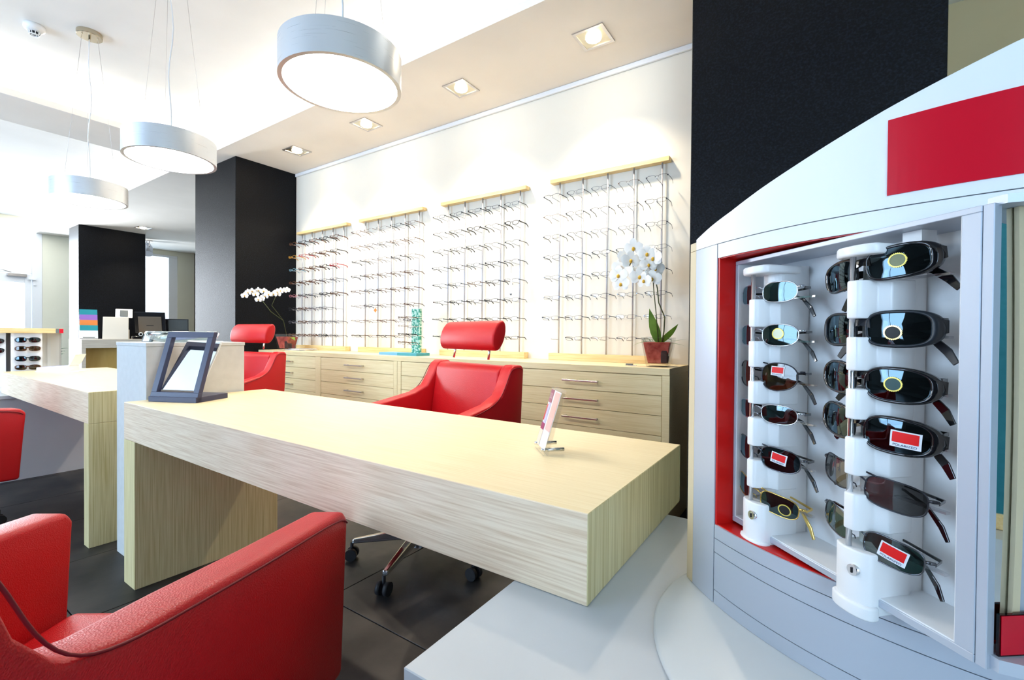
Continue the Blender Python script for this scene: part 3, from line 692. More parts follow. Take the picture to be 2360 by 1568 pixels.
# ------------------------------------------------------------------ things on the worktop
for i, (dx, dy, dz, rz, lab, hw) in enumerate(((0, 0, 0, .25, 'lower white magazine under another beside the left orchid', .13), (.03, -.01, .010, -.12, 'white magazine with dark cover print on top of the pair beside the left orchid', .12))):
    t = thing('magazine', lab, 'magazine', (-4.42+dx, 2.72+dy, .8682+dz), rz)
    MB().box(-hw, hw, -.09, .09, .0, .007).build('pages', PAPER, t, bevel=.001, bseg=1); MB().box(-hw-.002, hw+.002, -.092, .092, .007, .0085).build('cover', PAPER if i == 0 else mat('cover_print', (0.62, 0.62, 0.68), 0.3), t)
    MB().box(-hw*.4, hw*.5, -.04, .05, .0085, .0088).build('cover_picture', GREYSCR if i else SAND, t)
t = thing('glasses_stand', 'small stand with green patterned tower on a blue and teal base, on the worktop', 'stand', (-2.86, 2.66, .868))
MB().box(-.22, .0, -.075, .075, .0, .022).build('base', BLUEP, t, bevel=.001, bseg=1); MB().box(.0, .22, -.075, .075, .0, .022).build('base', TEALA, t, bevel=.001, bseg=1)
for q in range(5): MB().box(.10, .19, -.012, .012, .022+q*.072, .090+q*.072).build('tower_panel', PATT, t, bevel=.001, bseg=1)
for q in range(4): MB().tube([(.145, -.012, .09+q*.068), (.145, -.10, .09+q*.068)], .003, 6).build('peg', ROD, t)
for q, (kd, z) in enumerate((('brown slim rectangular', .305), ('bronze half-rim', .235), ('black slim rectangular', .17), ('brown slim rectangular', .105))):
    place_specs(kd, (-2.78, 2.57-.012, .868+z), -.25, '%s eyeglasses on the small green stand, %s of four' % (kd, ['top', 'second', 'third', 'lowest'][q]), 'eyeglasses on the green stand')
t = thing('keys', 'small metal keys lying beside the large orchid pot', 'keys', (-.93, 2.60, .868))
MB().tube([(.012*math.cos(k*PI/8), .012*math.sin(k*PI/8), .003) for k in range(16)], .0015, 5, closed=True).build('ring', STEEL, t)
MB().box(.012, .045, -.004, .004, .001, .004).box(.008, .02, -.008, .008, .001, .004).build('key', STEEL, t); MB().box(-.02, .02, .005, .02, .001, .012).build('fob', GREYSCR, t)

# ------------------------------------------------------------------ leaning mirror on the foreground desk
t = thing('desk_mirror', 'navy framed tilting table mirror on the foreground desk', 'mirror', (-2.335, .752, .7502), .43)
W_, H_, LN, TH = .228, .292, .093, .022
def P(u, v, o=0.0): return (u, LN*v/H_+o, v)
m = MB(); bd = .026
for (u0, u1, v0, v1) in ((0, W_, 0, .040), (0, W_, H_-.024, H_), (0, bd, .040, H_-.024), (W_-bd, W_, .040, H_-.024)):
    m.prism([P(u0, v0), P(u1, v0), P(u1, v1), P(u0, v1)], (0, TH, 0))
m.build('frame', NAVY, t, bevel=.001, bseg=1)
MB().box(0, W_, .0, .17, .0, .0225).build('base', NAVY, t, bevel=.001, bseg=1)
m = MB(); m.prism([(.030, .030, .048), (.198, .044, .046), (.204, .155, .248), (.044, .145, .250)], (0, .004, 0.002)); pm = m.build('mirror_plate', MIRROR, t)
m = MB(); m.prism([(.027, .035, .045), (.201, .049, .043), (.207, .162, .251), (.041, .152, .253)], (0, .004, 0.002)); m.build('mirror_backing', PAPER, t)

# acrylic leaflet holder on the desk
t = thing('leaflet_holder', 'clear acrylic leaflet holder with metal pins near the right end of the desk', 'sign holder', (-.618, 1.029, .7502), math.atan2(-.727, .687))
m = MB()
for o_ in (0, .010): m.prism([(0, o_, 0), (.096, o_, 0), (.096, o_+.045, .155), (0, o_+.045, .155)], (0, .0025, 0))
m.build('acrylic_sheets', ACRYL, t)
lf = m = MB(); m.prism([(.004, .0035, .012), (.092, .0035, .012), (.092, .045, .150), (.004, .045, .150)], (0, .001, 0)); lf = m.build('leaflet', PAPER, t)
def band(name, mt, u0, u1, a, b, side=-1):
    f_ = lambda v: .0035+.0415*(v-.012)/.138 + (-.0008 if side < 0 else .0018)
    MB().prism([(u0, f_(a), a), (u1, f_(a), a), (u1, f_(b), b), (u0, f_(b), b)], (0, .0005, 0)).build(name, mt, lf)
band('print_band', MAG, .004, .034, .118, .150); band('print_band', SAND, .004, .034, .012, .050); band('print_band', MAG, .004, .034, .050, .066); band('print_picture', LILAC, .014, .034, .066, .118); band('print_picture', REDS, .004, .014, .072, .112)
band('pink_field', PINK, .046, .090, .055, .148)
for q in range(4): band('white_print_mark', PAPER, .008+q*.006, .011+q*.006, .128, .142)
for u in (.012, .084):
    MB().tube([(u, -.003, .012), (u, .055, .012)], .0045, 12).build('metal_pin', CHROME, t)

# ------------------------------------------------------------------ on the white divider box
t = thing('glass_bowl', 'shallow clear glass bowl on the white box behind the mirror', 'bowl', (-2.60, .98, .9943))
pr_ = [(0, 0), (.09, .0), (.14, .018), (.15, .040), (.145, .052), (.140, .052), (.143, .040), (.134, .022), (.088, .006), (0, .006)]
MB().lathe(pr_, seg=48).build('bowl', clear('bowl_glass', (0.80, 0.88, 0.90), 0.25, .15), t)
t2 = tag(MB().prism([(-.09, -.03, .0), (.05, -.04, .0), (.10, .0, .006), (.06, .05, .012), (-.05, .05, .006)], (0, 0, .016)).build('cleaning_cloth', flat('blue_cloth', (0.15, 0.18, 0.55), .8), bevel=.006, bseg=3), 'blue cloth lying in the glass bowl', 'cloth'); t2.location = (-2.59, .97, 1.002)
t = thing('card_frame', 'small dark upright card frame on the white box beside the glass bowl', 'frame', (-2.70, .86, .9943), .35)
MB().prism([(-.03, 0, 0), (.03, 0, 0), (.03, .02, .052), (-.03, .02, .052)], (0, .012, 0)).build('frame', GREYSCR, t, bevel=.002, bseg=1); MB().prism([(-.018, -.001, .002), (.02, -.001, .002), (.02, .009, .03), (-.018, .009, .03)], (0, .001, 0)).build('card', PAPER, t)

# white hinged device on the second desk
t = thing('tabletop_display', 'small white tabletop display with raised printed flap on the farther desk', 'display', (-4.60, .98, .7502), .72)
MB().prism([(-.15, -.05, 0), (.06, -.05, 0), (.06, -.05, .045), (-.15, -.05, .030)], (0, .10, 0)).build('base', WHITE, t, bevel=.003, bseg=2); MB().box(-.15, .13, -.06, .06, -.0, .004).build('foot_plate', WHITE, t)
MB().prism([(.055, -.05, .045), (.065, -.05, .045), (.105, -.05, .125), (.095, -.05, .125)], (0, .10, 0)).build('flap', WHITE, t, bevel=.001, bseg=1)
MB().prism([(-.145, -.045, .0315), (.05, -.045, .0455), (.05, .045, .0455), (-.145, .045, .0315)], (0, 0, .0008)).build('printed_card', LILAC, t); MB().prism([(.0585, -.042, .053), (.0885, -.042, .113), (.0885, .042, .113), (.0585, .042, .053)], (-.0012, 0, 0.0005)).build('printed_flap_face', GREYSCR, t)

# ------------------------------------------------------------------ second sunglasses display on the far plinth
A0 = Vector((-4.99, .705, .597)); dv = Vector((.17, .985, 0)).normalized(); rz2 = math.atan2(dv.y, dv.x)
t = thing('display_stand', 'sunglasses display cabinet with mirrored wooden top at the far left', 'display', A0, rz2)
MB().box(-.25, .34, -.0, .26, .430, .466).build('top_board', WRAIL, t, bevel=.002, bseg=1)
MB().box(.318, .341, -.002, .0, .431, .465).build('red_corner', REDS, t); MB().box(.298, .318, -.002, .0, .431, .465).build('dark_corner', GREYSCR, t)
MB().box(-.25, .34, .01, .25, 0, .03).build('base', WHITE, t); MB().box(-.25, .33, .23, .25, .03, .43).build('back_panel', WHITE, t)
MB().box(.06, .225, .03, .23, .03, .43).build('glasses_column', WHITE, t); MB().box(-.25, .035, .06, .23, .03, .43).build('glasses_column', WHITE, t)
MB().box(.325, .33, .01, .25, .03, .43).build('side_pane', GLASS, t); MB().box(.255, .275, .22, .23, .03, .43).build('mirror_strip', SILVERW, t)

# ------------------------------------------------------------------ cash desk and what stands on it
CX = -9.35
t = thing('cash_desk', 'pale wooden cash desk with amber-lit inner colour in front of the far black column', 'desk', (CX, 2.175, 0))
MB().box(-.65, 0, 0, 2.2, .79, .925).build('desk_top', WPALE, t, bevel=.002, bseg=1)
MB().box(-.65, 0, 0, .05, 0, .79).build('side_panel', WPALE, t); MB().box(-.65, -.28, .05, 2.2, 0, .79).build('back_panel', WAMBLIT, t)
tag(MB().box(CX-.22, CX-.02, 2.70, 3.3, 0.0, .65).build('pedestal', WHITE, bevel=.003, bseg=1), 'white pedestal standing under the cash desk top', 'cabinet')
def onc(name, lab, cat, y, dx=-.25, rz=0): return thing(name, lab, cat, (CX+dx, y, .9253), rz)
# these face +x: local frame x along +y(world), y away from the viewer
def onc2(name, lab, cat, y, dx=-.25, extra=0): return thing(name, lab, cat, (CX+dx, y, .9253), PI/2+extra)
t = onc2('brochure_rack', 'clear tiered brochure rack on the cash desk', 'rack', 2.34, -.34, -.2)
MB().prism([(-.11, -.09, 0), (-.11, .06, 0), (-.11, .17, .44), (-.11, .16, .44)], (.004, 0, 0)).prism([(.11, -.09, 0), (.11, .06, 0), (.11, .17, .44), (.11, .16, .44)], (.004, 0, 0)).build('side_panes', ACRYL, t)
cols = (PAPER, TEALP, ORNG, PURP, TEALP)
for q in range(5):
    y_ = -.06+q*.045; z_ = .01+q*.085
    o_ = MB().prism([(-.105, y_, z_), (.108, y_, z_), (.108, y_+.035, z_+.125), (-.105, y_+.035, z_+.125)], (0, .006, 0)).build('brochure_pile', cols[q], t)
    MB().prism([(-.07, y_-.001, z_+.008), (.07, y_-.001, z_+.008), (.07, y_+.0025, z_+.022), (-.07, y_+.0025, z_+.022)], (0, .001, 0)).build('printed_line', GREYSCR if q == 0 else PAPER, o_)
t = onc2('cash_register', 'cream slab shaped cash register housing on the cash desk', 'cash register', 2.63, -.16, -.3)
MB().prism([(-.16, -.12, 0), (.16, -.12, 0), (.16, .06, .36), (-.16, .06, .36)], (0, .12, 0)).build('housing', CREAMP, t, bevel=.006, bseg=2)
dp = MB().prism([(-.01, .08, .35), (.21, .08, .35), (.21, .20, .50), (-.01, .20, .50)], (0, .035, 0)).build('customer_screen', WHITE, t, bevel=.008, bseg=2); MB().prism([(.05, .088, .375), (.15, .088, .375), (.15, .165, .475), (.05, .165, .475)], (0, -.004, .002)).build('screen', GREYSCR, dp)
t = onc2('telephone', 'cream desk device between register and monitor on the cash desk', 'telephone', 2.83, -.48, -.3)
MB().box(-.07, .07, -.05, .05, 0, .16).build('body', CREAMP, t, bevel=.012, bseg=3); MB().box(-.05, .06, -.04, .05, .17, .19).build('neck', GREYSCR, t); MB().box(-.07, .05, -.05, .06, .20, .30).build('head', WHITE, t, bevel=.02, bseg=3)
t = onc2('monitor', 'black monitor seen from behind with brown back cover on the cash desk', 'monitor', 3.14, -.28, -.5)
MB().prism([(-.21, .0, .10), (.21, .0, .10), (.21, -.10, .46), (-.21, -.10, .46)], (0, .04, 0)).build('bezel', BLACK, t, bevel=.006, bseg=2)
bk = MB().prism([(-.16, -.012, .09), (.16, -.012, .09), (.16, -.10, .38), (-.16, -.10, .38)], (0, .03, 0)).build('back_cover', TAUPE, t, bevel=.006, bseg=2); MB().prism([(-.05, -.056, .225), (.05, -.056, .225), (.05, -.059, .235), (-.05, -.059, .235)], (0, .002, 0)).build('raised_mark', BLACK, bk)
MB().cyl(.12, 0, .02, 0, .02).build('foot', BLACK, t); MB().box(-.03, .03, .0, .04, .02, .2).build('neck', BLACK, t)
t = onc2('tray', 'low black glossy tray in front of the monitor', 'tray', 3.04, -.07, -.1); MB().box(-.22, .16, -.03, .05, 0, .05).build('tray_body', BLACKG, t, bevel=.012, bseg=3)
t = onc2('tape_roll', 'small white ring of tape on the black tray', 'tape', 2.93, -.06, 0); t.location.z += .05; MB().tube([(.025*math.cos(k*PI/10), 0, .032+.025*math.sin(k*PI/10)) for k in range(20)], .007, 8, closed=True).build('roll', WHITE, t)
t = onc2('monitor', 'second dark monitor on the cash desk reflecting the window', 'monitor', 3.52, -.45, -.4)
MB().box(-.24, .24, -.015, .015, .04, .36).build('panel', BLACK, t, bevel=.004, bseg=2); MB().box(-.225, .225, -.018, -.0155, .055, .345).build('screen', BLACKG, t); MB().box(-.10, .10, -.05, .06, 0, .015).build('foot', BLACK, t); MB().box(-.02, .02, .0, .02, .015, .06).build('neck', BLACK, t)
t = onc2('printer', 'flat black and teal device lying on the cash desk', 'printer', 3.70, -.15, -.3); MB().box(-.05, .30, -.08, .08, 0, .06).build('body', BLACK, t, bevel=.004, bseg=1); MB().box(-.28, -.05, -.08, .08, .0, .06).build('teal_side', TEALA, t, bevel=.004, bseg=1)
t = thing('potted_monstera', 'dark green plant with cut leaves beside the far column', 'plant', (-10.9, 2.15, 0))
MB().lathe([(0, 0), (.14, 0), (.18, .32), (.17, .32), (.16, .28), (0, .28)], seg=28).build('pot', WHITE, t)
for k in range(9):
    a = k*2*PI/9; m = MB(); leaf(m, (.02*math.cos(a), .02*math.sin(a), .6+.05*(k % 3)), (math.cos(a)*.7, math.sin(a)*.7, .55), .28, .16, .10); m.build('leaf', MONST, t); MB().tube([(0, 0, .28), (.02*math.cos(a), .02*math.sin(a), .62+.05*(k % 3))], .006, 5).build('stem', MONST, t)

# ------------------------------------------------------------------ the rotating sunglasses display
CC = Vector((.2274, 1.1966)); RR = .5389; BASE = (.10, .86, .597)
D = thing('sunglasses_display', 'silver curved revolving sunglasses display with arched white header on the plinth', 'display', BASE)
def arc(r, a): a = math.radians(a); return (CC.x+r*math.cos(a), CC.y+r*math.sin(a))
def sector(r0_, r1_, a0, a1, z0, z1, n=24, ztop=None):
    m = MB(); cols_ = []
    for i in range(n+1):
        a = a0+(a1-a0)*i/n; zt = ztop(a) if ztop else z1
        (xo, yo), (xi, yi) = arc(r1_, a), arc(r0_, a)
        cols_.append([m.bm.verts.new(p) for p in ((xo, yo, z0), (xo, yo, zt), (xi, yi, zt), (xi, yi, z0))])
    for A, B in zip(cols_, cols_[1:]):
        for k in range(4):
            f_ = m.bm.faces.new((A[k], A[(k+1) % 4], B[(k+1) % 4], B[k])); f_.smooth = False
    m.bm.faces.new(cols_[0]); m.bm.faces.new(cols_[-1][::-1])
    return m
def dpart(m, name, mt, par=None, **k): return m.build(name, mt, par or D, world=True, **k)
# base disc
m = MB().lathe([(0, .5975), (.298, .5975), (.302, .600), (.302, .604), (.298, .607), (0, .607)], .083, .783, 96); dpart(m, 'base_disc', mat('grey_disc_paint', (0.56, 0.60, 0.62), 0.35))
zA, zB, zC, zD, z0 = .7355, .7137, .691, .630, .6075; zU, zT = 1.167, 1.1895
AL, AR = 226.75, 272
g = .0005
dpart(sector(RR-.14, RR, 220.2, AL-.12, z0, zT), 'corner_post', SILVERP)
m = MB(); p0, p1, p2_, p3 = arc(RR, 218.0), arc(RR, 220.15), arc(RR-.14, 220.15), arc(RR-.14, 218.0)
m.prism([(*p, z0) for p in (p0, p1, p2_, p3)], (0, 0, zT-z0)); dpart(m, 'edge_strip', BEIGEE)
m = MB(); m.prism([(*p, zT+.0008) for p in (p0, p1, arc(RR-.02, 220.15), arc(RR-.02, 218.0))], (0, 0, .014)); dpart(m, 'header_edge', BEIGEE)
for nm, a_, b_ in (('lower_panel', z0, zD-.0006), ('lower_panel', zD+.0006, zC-.0006), ('lower_panel', zC+.0006, zB-.0006), ('lower_panel', zB+.0006, zA)):
    dpart(sector(RR-.14, RR, AL+.1, AR, a_, b_, 40), nm, SILVERP)
dpart(sector(RR-.14, RR, AL+.1, AR, zU, zT-.0005, 40), 'upper_panel', SILVERW)
HV = [(220.15, 1.2085), (225, 1.2225), (230.1, 1.2355), (235.3, 1.2521), (241.3, 1.2704), (247, 1.2889), (251.9, 1.3051), (257.3, 1.3211), (263, 1.3379), (268, 1.347), (276, 1.352)]
def hz(a):
    for (x0_, y0_), (x1_, y1_) in zip(HV, HV[1:]):
        if a <= x1_: return y0_+(y1_-y0_)*(a-x0_)/(x1_-x0_)
    return HV[-1][1]
dpart(sector(RR-.02, RR, 220.2, AR, zT+.0008, 0, 48, hz), 'header_panel', SILVERW)
dpart(sector(RR+.0003, RR+.0012, 251.93, AR-1, 1.204, 1.2905, 20), 'red_sign', REDS)
# red niche behind the pivoting case
m = sector(RR-.139, RR-.002, AL-.05, AL+.35, zA, zU, 1); dpart(m, 'niche_side', REDM)
dpart(sector(RR-.139, RR-.003, AL+.3, 256, zA+.0001, zA+.0015, 20), 'niche_floor', REDM)
dpart(sector(RR-.139, RR-.003, AL+.3, 256, zU-.0015, zU-.0001, 20), 'niche_ceiling', REDM)
dpart(sector(RR-.142, RR-.138, AL+.3, 250, zA, zU, 20), 'niche_back', REDM)
# right side: curved tray and rail of the neighbouring bay, with an acrylic red sign
O = Vector((-.118, .824, .741)); Wd = Vector((.7101, -.7041, 0)); Nn = Vector((-.7041, -.7101, 0)); RZ = math.atan2(-.7041, .7101)
def Q(s, n, z): return O+Wd*s+Nn*n+Vector((0, 0, z))
BX, BY = .1265, .590      # left end of the neighbouring bay
du = Vector((.782, .623)); dn = Vector((.623, -.782))      # along it, and outwards
def BP(u, o_): return (BX+du.x*u+dn.x*o_, BY+du.y*u+dn.y*o_)
def curve_bar(z0_, z1_, name, deep):
    m = MB(); fr_ = [BP(i/10*.26, .012+.05*math.sin(PI*i/10)) for i in range(11)]
    poly = [(*p, z0_) for p in fr_]+[(*BP(i/10*.26, -deep), z0_) for i in range(10, -1, -1)]
    m.prism(poly, (0, 0, z1_-z0_)); return dpart(m, name, SILVERP)
curve_bar(.7425, .7545, 'lower_tray', .004); curve_bar(1.160, 1.168, 'upper_rail', .004)
def slab(name, mt, u0, u1, o0, o1, z0_, z1_):
    m = MB(); m.prism([(*BP(u0, o0), z0_), (*BP(u1, o0), z0_), (*BP(u1, o1), z0_), (*BP(u0, o1), z0_)], (0, 0, z1_-z0_)); return dpart(m, name, mt)
slab('bay_mirror', MIRROR, 0, .26, -.004, -.001, .7546, 1.1599)
slab('red_acrylic_sign', clear('red_acrylic', (0.5, 0.0, 0.02), 0.02), .004, .20, .006, .0085, .7547, .7925)
slab('red_sign_insert', REDS, .0055, .20, .0088, .0092, .7562, .7915)
m = MB(); pts = [(.0215+.0035*math.sin(PI*i/10), .7547+(1.1598-.7547)*i/10) for i in range(11)]
for (ua, za), (ub, zb_) in zip(pts, pts[1:]): m.prism([(*BP(ua, 0), za), (*BP(ua+.0075, 0), za), (*BP(ub+.0075, 0), zb_), (*BP(ub, 0), zb_)], (dn.x*.004, dn.y*.004, 0))
dpart(m, 'curved_strip', BEIGEE)
m = MB()
for (ua, za), (ub, zb_) in zip(pts, pts[1:]): m.prism([(*BP(ua+.008, 0), za), (*BP(ua+.06, 0), za), (*BP(ub+.06, 0), zb_), (*BP(ub+.008, 0), zb_)], (dn.x*.003, dn.y*.003, 0))
dpart(m, 'curved_panel', SILVERP)

# the pivoting case: frame, back, columns
CW, CH, CD = .3342, .421, .065
case = bpy.data.objects.new('display_case', None); C.objects.link(case); case.parent = D; case.location = (O.x-BASE[0], O.y-BASE[1], O.z-BASE[2]); case.rotation_euler = (0, 0, RZ)
# local: x along the case, y inwards
m = MB(); m.box(0, CW, 0, CD+.004, 0, .008); m.box(0, CW, 0, CD+.004, CH-.006, CH); m.box(0, .004, 0, CD+.004, .008, CH-.006); m.box(CW-.016, CW, 0, CD+.004, .008, CH-.006)
m.build('case_frame', SILVERP, case, bevel=.0006, bseg=1)
MB().box(CW+.0002, CW+.009, .001, .010, .0, CH).build('case_side_rail', SILVERP, case, bevel=.0006, bseg=1)
MB().box(.004, CW-.016, CD, CD+.004, .008, CH-.006).build('back_panel', noise_col(mat('white_back', rough=.5), (.80, .81, .82), (.86, .87, .88), 40), case)
MB().box(.004, .0055, .002, CD, .008, CH-.006).box(CW-.0175, CW-.016, .002, CD, .008, CH-.006).box(.0055, CW-.0175, .002, CD, .008, .0095).build('case_lining', WHITE, case)
MB().box(.248, .268, .02, .04, CH-.018, CH-.0062).build('magnet_catch', WHITE, case)
RZS = [[.364, .302, .2425, .188, .1255, .063], [.3735, .309, .2497, .194, .130, .067]]
SC = [.060, .222]
def column_plan(hw, yf, yb, n=10):
    pts = [(-hw, yb), (-hw, yf+.012)]
    for i in range(n+1):
        a = PI+ PI*i/n; pts.append((hw*math.cos(a), yf+.012+.012*math.sin(a)))
    pts += [(hw, yf+.012), (hw, yb)]
    out = []
    for p_ in pts:
        if not out or (Vector(p_)-Vector(out[-1])).length > 1e-5: out.append(p_)
    return out
for ci, sc_ in enumerate(SC):
    hw = .0225
    m = MB(); m.prism([(sc_+x, y, .0095) for x, y in column_plan(hw-.004, .010, CD-.0005)], (0, 0, .395)); colm = m.build('glasses_column', WHITE, case, smooth=False)
    z_prev = -.012
    nose = [(-hw, CD-.02), (-hw, .012), (-.0125, .004), (-.0095, -.012), (-.006, -.0175), (.006, -.0175), (.0095, -.012), (.0125, .004), (hw, .012), (hw, CD-.02)]
    for z in RZS[ci][::-1]:
        top = z-.009; m = MB(); m.prism([(sc_+x, y, z_prev) for x, y in (nose if z_prev > 0 else column_plan(hw, -.018, CD-.02))], (0, 0, top-z_prev)); m.build('nose_block', WHITE, colm, bevel=.002, bseg=3); z_prev = z+.012
    m = MB(); m.prism([(sc_+x*1.15, y, .392) for x, y in column_plan(hw, -.021, CD-.02)], (0, 0, .012)); m.build('top_flange', WHITE, colm, bevel=.003, bseg=3)
    m = MB(); m.prism([(sc_+x*1.12, y, -.016) for x, y in column_plan(hw, -.021, .0-.0005)], (0, 0, .016)); m.build('bottom_flange', WHITE, colm, bevel=.003, bseg=3)
    MB().tube([(sc_-.004, -.0118, .03), (sc_-.004, -.0118, .392)], .0032, 12).build('locking_rod', CHROME, colm)
    lk = MB().tube([(sc_+.008, -.008, .036), (sc_+.008, -.0205, .036)], .0062, 24).build('lock', CHROME, colm); MB().box(sc_+.0072, sc_+.0088, -.0215, -.0204, .033, .039).build('keyhole', BLACK, lk)
    for z in RZS[ci]:
        MB().box(sc_+.02, sc_+.072, .022, .028, z-.010, z-.0075).build('acrylic_prong', clear('prong_acrylic', (0.9, 0.9, 0.92), 0.2, 0.2) if 'prong_acrylic' not in bpy.data.materials else bpy.data.materials['prong_acrylic'], colm)

# sunglasses
def text_mesh(s_, size):
    cu = bpy.data.curves.new('txt', 'FONT'); cu.body = s_; cu.size = size; cu.align_x = 'CENTER'; cu.align_y = 'CENTER'
    o = bpy.data.objects.new('txt', cu); C.objects.link(o); bpy.context.view_layer.update()
    me = bpy.data.meshes.new_from_object(o.evaluated_get(bpy.context.evaluated_depsgraph_get())); bpy.data.objects.remove(o); return me
TXT = text_mesh('POLARIZED', .0034); TXT.materials.append(INK)
def sunglasses(label, s_, z, w_, h_, e, style, fm, lm, tz=0, drop=0, tilt=0, sticker=None, wrap=5.2, tm=None, gap=.009, double=False, zoff=0, roll=0):
    loc = Q(s_, .0055, z); t = thing('sunglasses', label, 'sunglasses', loc, RZ, 'sunglasses in the revolving display')
    t.rotation_euler = (tilt, roll, RZ)
    cy = lambda x, z_=0: x*x*wrap + z_*z_*3.0
    ol = outline(w_, h_, e, tz, 36, drop)
    cx = gap+w_
    f = MB()
    for sd in (-1, 1):
        if style == 'metal':
            f.tube([(sd*(cx+x), cy(cx+x, zz), zz) for x, zz in ol], .00085, 6, closed=True)
        else:
            th = .0035; of = []
            for x, zz in ol:
                ex = th*(1+1.3*max(0, x/w_)**2); d = Vector((x/w_, zz/h_)).normalized(); of.append((x+d.x*ex, zz+d.y*th))
            I = [f.bm.verts.new((sd*(cx+x), cy(cx+x, zz)-.0004, zz)) for x, zz in ol]; Oo = [f.bm.verts.new((sd*(cx+x), cy(cx+x, zz)-.0002, zz)) for x, zz in of]
            Mm = [f.bm.verts.new((sd*(cx+(x+a)/2), cy(cx+x, zz)-.0018, (zz+b)/2)) for (x, zz), (a, b) in zip(ol, of)]
            Ob = [f.bm.verts.new((sd*(cx+x), cy(cx+x, zz)+.0035, zz)) for x, zz in of]; Ib = [f.bm.verts.new((sd*(cx+x), cy(cx+x, zz)+.003, zz)) for x, zz in ol]
            n = len(ol)
            for A, B in ((I, Mm), (Mm, Oo), (Oo, Ob), (Ob, Ib), (Ib, I)):
                for i in range(n):
                    fc = f.bm.faces.new((A[i], A[(i+1) % n], B[(i+1) % n], B[i])); fc.smooth = True
    xe = cx+w_
    if style == 'metal':
        zb = h_*.45
        f.tube([(-gap-w_*.06, cy(gap), zb*.8), (-.004, -.0015, zb+.002), (.004, -.0015, zb+.002), (gap+w_*.06, cy(gap), zb*.8)], .0010, 6)
        if double: f.tube([(-gap-w_*.4, cy(gap+w_*.4), h_*.93), (0, -.001, h_*1.05), (gap+w_*.4, cy(gap+w_*.4), h_*.93)], .0010, 6)
        for sd in (-1, 1):
            f.tube([(sd*(xe-.0015), cy(xe), h_*.35+tz), (sd*(xe+.003), cy(xe)+.002, h_*.4+tz), (sd*(xe+.0055), cy(xe)+.006, h_*.4+tz)], [.0012, .002, .0018], 6)
            f.tube([(sd*(gap+.001), cy(gap), -.002), (sd*(gap-.0035), .004, -.004), (sd*(gap-.0035), .006, -.008)], .0007, 5)
    else:
        zb = h_*.25
        f.prism([(-gap-.003, .0, zb-.003), (-gap-.002, .0, zb+.007), (0, -.001, zb+.008), (gap+.002, .0, zb+.007), (gap+.003, .0, zb-.003), (0, -.001, zb+.0005)], (0, .004, 0))
        for sd in (-1, 1):
            A = [(sd*(xe+.001), cy(xe)-.001, h_*.75+tz), (sd*(xe+.0075), cy(xe)+.006, h_*.55+tz), (sd*(xe+.0085), cy(xe)+.011, h_*.5+tz), (sd*(xe+.0085), cy(xe)+.011, -h_*.25+tz), (sd*(xe+.0075), cy(xe)+.006, -h_*.35+tz), (sd*(xe+.001), cy(xe)-.001, -h_*.5+tz)]
            va = [f.bm.verts.new(p) for p in A]; vb = [f.bm.verts.new((p[0]-sd*.003, p[1]+.003, p[2])) for p in A]
            f.bm.faces.new(va); f.bm.faces.new(vb[::-1])
            for i in range(6): f.bm.faces.new((va[i], va[(i+1) % 6], vb[(i+1) % 6], vb[i]))
    f.build('frame_front', fm, t)
    for sd in (-1, 1):
        m = MB(); rings = []
        for q in (1.0, .66, .33): rings.append([m.bm.verts.new((sd*(cx+x*q), cy(cx+x*q, zz*q), zz*q)) for x, zz in ol])
        c0 = m.bm.verts.new((sd*cx, cy(cx), 0)); n = len(ol)
        for A, B in zip(rings, rings[1:]):
            for i in range(n): m.bm.faces.new((A[i], A[(i+1) % n], B[(i+1) % n], B[i]))
        for i in range(n): m.bm.faces.new((rings[-1][i], rings[-1][(i+1) % n], c0))
        ln = m.build('lens', lm, t, smooth=True)
        if sd == 1 and sticker:
            kind, dx, dz, ang = sticker
            X0 = cx+dx; slope = math.atan(2*wrap*X0)
            def SP(u, v, o_): 
                uu_, vv_ = u*math.cos(ang)-v*math.sin(ang), u*math.sin(ang)+v*math.cos(ang)
                x_ = X0+uu_; z_ = dz+vv_; return Vector((x_, cy(x_, z_)-o_, z_))
            if kind[0] == 'round':
                rs = .0075
                a = MB(); c_ = a.bm.verts.new(SP(0, 0, .0006)); vs = [a.bm.verts.new(SP(rs*math.cos(k*PI/16), rs*math.sin(k*PI/16), .0006)) for k in range(32)]
                for i in range(32): a.bm.faces.new((c_, vs[i], vs[(i+1) % 32]))
                so = a.build('round_sticker', kind[1], ln)
                a = MB(); n_ = 64; ri = [a.bm.verts.new(SP(rs*.88*math.cos(k*2*PI/n_), rs*.88*math.sin(k*2*PI/n_), .0009)) for k in range(n_)]
                ro = [a.bm.verts.new(SP((rs*1.12 if k % 2 else rs*1.0)*math.cos(k*2*PI/n_), (rs*1.12 if k % 2 else rs*1.0)*math.sin(k*2*PI/n_), .0009)) for k in range(n_)]
                for i in range(n_): a.bm.faces.new((ri[i], ri[(i+1) % n_], ro[(i+1) % n_], ro[i]))
                a.build('sticker_rim', kind[2], ln)
            else:
                def rect(u0, u1, v0, v1, o_, nm, mt):
                    a = MB(); g_ = 6; V = [[a.bm.verts.new(SP(u0+(u1-u0)*i/g_, v0+(v1-v0)*j/g_, o_)) for j in range(g_+1)] for i in range(g_+1)]
                    for i in range(g_):
                        for j in range(g_): a.bm.faces.new((V[i][j], V[i+1][j], V[i+1][j+1], V[i][j+1]))
                    return a.build(nm, mt, ln)
                k_ = kind[1]
                rect(-.0115*k_, .0115*k_, -.0085*k_, .0085*k_, .0006, 'white_sticker', STWH); rect(-.0098*k_, .0098*k_, -.0035*k_, .0072*k_, .0009, 'red_field', STRED)
                me = TXT.copy()
                for v in me.vertices: v.co = SP(v.co.x*k_*1.0, v.co.y*k_-.0062*k_, .0010)
                o_ = bpy.data.objects.new('polarized_lettering', me); C.objects.link(o_); o_.parent = ln
